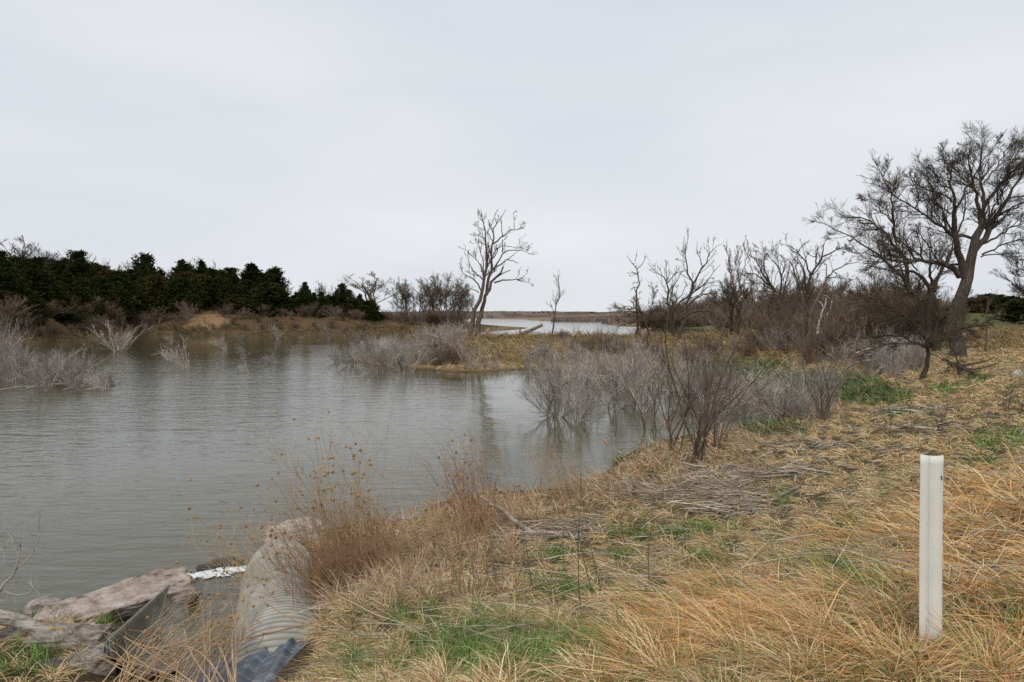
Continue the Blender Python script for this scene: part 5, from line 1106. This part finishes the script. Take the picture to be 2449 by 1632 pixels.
p, lm = fan(1120, 1430, 40, 1.2, (-.1, .05), .12, rg, .005); weed('dry_weed', p, [lm], 'orange upright stems standing in the grass near the middle', M['red_stalk'], rg, 0, K=(2, 1))
# stalks lying over the culvert
Lm = []
for a, b_, z0, z1 in [(350, 1650, .5, .5), (480, 1640, .5, .5), (300, 1640, .55, .5), (560, 1655, .55, .6), (420, 1648, .5, .5), (250, 1645, .5, .5)]:
    for _ in range(14):
        s0 = at_z(a + rg.normal(0, 25), b_ + rg.uniform(0, 40), z0)
        e = at_z(rg.uniform(430, 640), rg.uniform(1400, 1540), rg.uniform(.25, .95)) if rg.random() < .68 else at_z(rg.uniform(180, 420), rg.uniform(1450, 1580), rg.uniform(.6, 1.1))
        mid = (s0 + e) / 2 + np.array([rg.normal(0, .12), rg.normal(0, .1), rg.uniform(.0, .25)]); Lm.append(resample(np.array([s0, mid, e]), 9))
Lm = np.array(Lm); Rm = np.linspace(.0075, .003, 9)[None] * rg.uniform(.5, 1.1, len(Lm))[:, None]
weed('seed_head_weed', at_z(420, 1632, .5), [(Lm, Rm)], 'straw coloured stalks with seed heads sprawled across the open culvert', M['straw'], rg, 95, .019, K=(2, 2), rmin=.0017, ratio=((.15, .4), (.25, .5)))
def zz(pts, r0, r1, n=12, y=7.6):
    q = resample(np.array([at_y(200 + a / 3.92, 1232 + b / 3.92, y + i * .12) for i, (a, b) in enumerate(pts)]), n); return q[None], np.linspace(r0, r1, n)[None]
weed('weed_branch', at_y(770, 1490, 7.6), [zz([(2300, 980), (2150, 1010), (1950, 1060), (1700, 1110), (1400, 1190), (1120, 1255), (900, 1300), (700, 1370)], .013, .005), zz([(1720, 1110), (1600, 1080), (1430, 1050), (1250, 1010), (1100, 1010)], .007, .003), zz([(2060, 1020), (1900, 960), (1750, 840), (1500, 740), (1250, 745)], .008, .003),
     zz([(2120, 1000), (1950, 870), (1800, 770), (1550, 690)], .006, .003), zz([(1300, 1215), (1000, 1190), (800, 1185), (600, 1090), (430, 1080)], .007, .003)], 'long reddish brown stalk lying across the culvert from the right', M['red_stalk'], rg, 22, .018, K=(4, 2), rmin=.002, ratio=((.08, .22), (.2, .4)))
# single thin dark stalks in the near grass
for k, (u, v, h) in enumerate([(1280, 1440, 1.25), (1262, 1400, .9), (1392, 1480, 1.3), (1425, 1440, 1.5), (1440, 1425, 1.1), (1555, 1410, .8), (1500, 1330, .9), (1190, 1440, .9), (1640, 1330, .6), (1350, 1380, .8), (1770, 1240, .6)]):
    p = hit(u, v); P, R = shoots(p[None] - [[0, 0, .05]], np.array([[rg.normal(-.06, .07), 0, 1.]]), np.array([h]), np.array([.0055]), rg, 8, .035, 0, .4)
    p2, d2, l2, r2 = sprout(P, R, np.array([h]), 5, rg, t0=.4, ang=(15, 35), ratio=(.08, .2), rmin=.0018); G = [(P - p, R, 5), (*(lambda q: (q[0] - p, q[1]))(shoots(p2, d2, l2, r2, rg, 3, .1, .1)), 3)]
    o = link('dry_stalk', tube_mesh('dry_stalk', G), M['bark_brown'], loc=tuple(p)); tag(o, 'single thin dark stalk standing upright in the near grass', 'weed', 'thin upright stalks in the near grass')
# cattails
def cattail(u, v, h, lean, lab, seed, head=(.13, .016)):
    rg = np.random.default_rng(seed); p = hit(u, v); root = empty('cattail', tuple(p)); tag(root, lab, 'cattail')
    P, R = shoots(np.zeros((1, 3)), np.array([[lean, .1, 1.]]), np.array([h]), np.array([.006]), rg, 8, .03, 0, .7); link('stem', tube_mesh('stem', [(P, R, 5)]), M['straw'], root)
    a, b = P[0, -2], P[0, -1]; d = unit(b - a); n = 9; q = b + d * np.linspace(0, head[0] * 1.6, n)[:, None]; rr_ = head[1] * np.array([.3, .9, 1, 1.05, 1.05, 1, .95, .6, .12]); link('head', tube_mesh('head', [(q[None], rr_[None], 9)]), M['red_stalk'], root)
cattail(1540, 1180, 1.3, -.75, 'cattail leaning far left over the water at the shore', 1, (.16, .022)); cattail(1600, 1110, .95, 0, 'upright shaggy cattail by the shoreline willows', 2, (.18, .035)); cattail(1805, 1020, .8, -.1, 'dark cattail stalk at the marsh, between willow and green grass', 3)
cattail(2030, 1060, 1.0, -.25, 'cattail with drooping brown head right of the upright pale willow', 4, (.2, .025)); cattail(2352, 1010, 1.3, .35, 'long brown cattail leaning right near the right edge', 5, (.2, .02)); cattail(2310, 985, .6, -.2, 'short cattail stub in the pale grass', 6)

# ------------------------------------------------------------------ white marker post
yP = 2.92
mp0 = at_y(2201, 1089, yP); mp1 = at_y(2257, 1094, yP); bt0 = at_y(2198, 1530, yP); wdt = np.linalg.norm(mp1 - mp0)
base = (bt0 + at_y(2254, 1530, yP)) / 2; topz = (mp0[2] + mp1[2]) / 2
post = empty('marker_post', tuple(base)); tag(post, 'flat off white plastic marker post in the orange grass', 'marker post')
M['post'] = noise_mat('off_white_plastic', [(.66, .65, .58), (.72, .71, .64), (.76, .75, .69)], 5, rough=.45, spec=.3)
prof = [(-.5, .0), (-.47, -.004), (-.06, .0), (-.035, .006), (.0, .008), (.035, .006), (.06, .0), (.46, -.004), (.49, -.001), (.5, .012)]
H = topz - base[2]; rows = 24; V = []
for j in range(rows):
    t = j / (rows - 1); lean = (mp0[0] - bt0[0]) * t
    for (a, dpt) in prof:
        zt = H * t + (.006 * (a * 2) ** 2 * (t == 1)) + (.006 * -a * (t == 1)); V.append((a * wdt + lean, dpt - .0, zt - .12 * (t == 0)))
for (a, dpt) in [(0, 0)]: pass
F1 = np.array(V).reshape(rows, len(prof), 3); F1[:, :, 1] += .004 * np.sin(np.linspace(0, 3, rows))[:, None]
surf('panel', F1, M['post'], post, -.0035)
mk, tq, bb = mat('black_mark', .6, .2); bb.inputs['Base Color'].default_value = (.02, .02, .02, 1)
x0 = (2250.5 - 2229) / 56 * wdt + (mp0[0] - bt0[0]); zc = at_y(2250, 1143, yP)[2] - base[2]
bmk = np.array([[x0 - .0035, -.0, zc + .009], [x0 + .001, 0, zc + .009], [x0 + .0035, 0, zc - .009], [x0 + .0015, 0, zc - .009]]); bmk[:, 1] = -.0085
V = np.r_[bmk, bmk + [0, .003, 0]]; link('mark', mesh_np('mark', V, np.array([[3, 2, 1, 0], [4, 5, 6, 7], [0, 1, 5, 4], [1, 2, 6, 5], [2, 3, 7, 6], [3, 0, 4, 7]]), smooth=False), mk, post)

# pale fallen branches along the waterline of the left thicket
for k, (u0, v0, u1, v1, h) in enumerate([(0, 936, 90, 930, .15), (60, 932, 180, 924, .2), (150, 934, 292, 922, .1), (230, 930, 298, 908, .3), (120, 905, 205, 822, 1.6), (170, 915, 250, 860, .9), (190, 930, 262, 880, .7), (20, 915, 110, 870, .8), (80, 930, 150, 880, .9), (200, 934, 285, 934, .05)]):
    a, b = hit(u0, v0), hit(u1, max(v1, 890)); b = b + np.array([0, 0, h]); b = at_y(u1, v1, a[1]) if h > .5 else b
    log_obj('dead_branch', [a + [0, 0, .05], (a + b) / 2 + [0, 0, .12], b], .03, .012, M['driftwood'], 'bleached dead branch lying along the waterline of the left thicket', 'branch', twigs=12, seed=k)['group'] = 'dead branches of the left thicket'
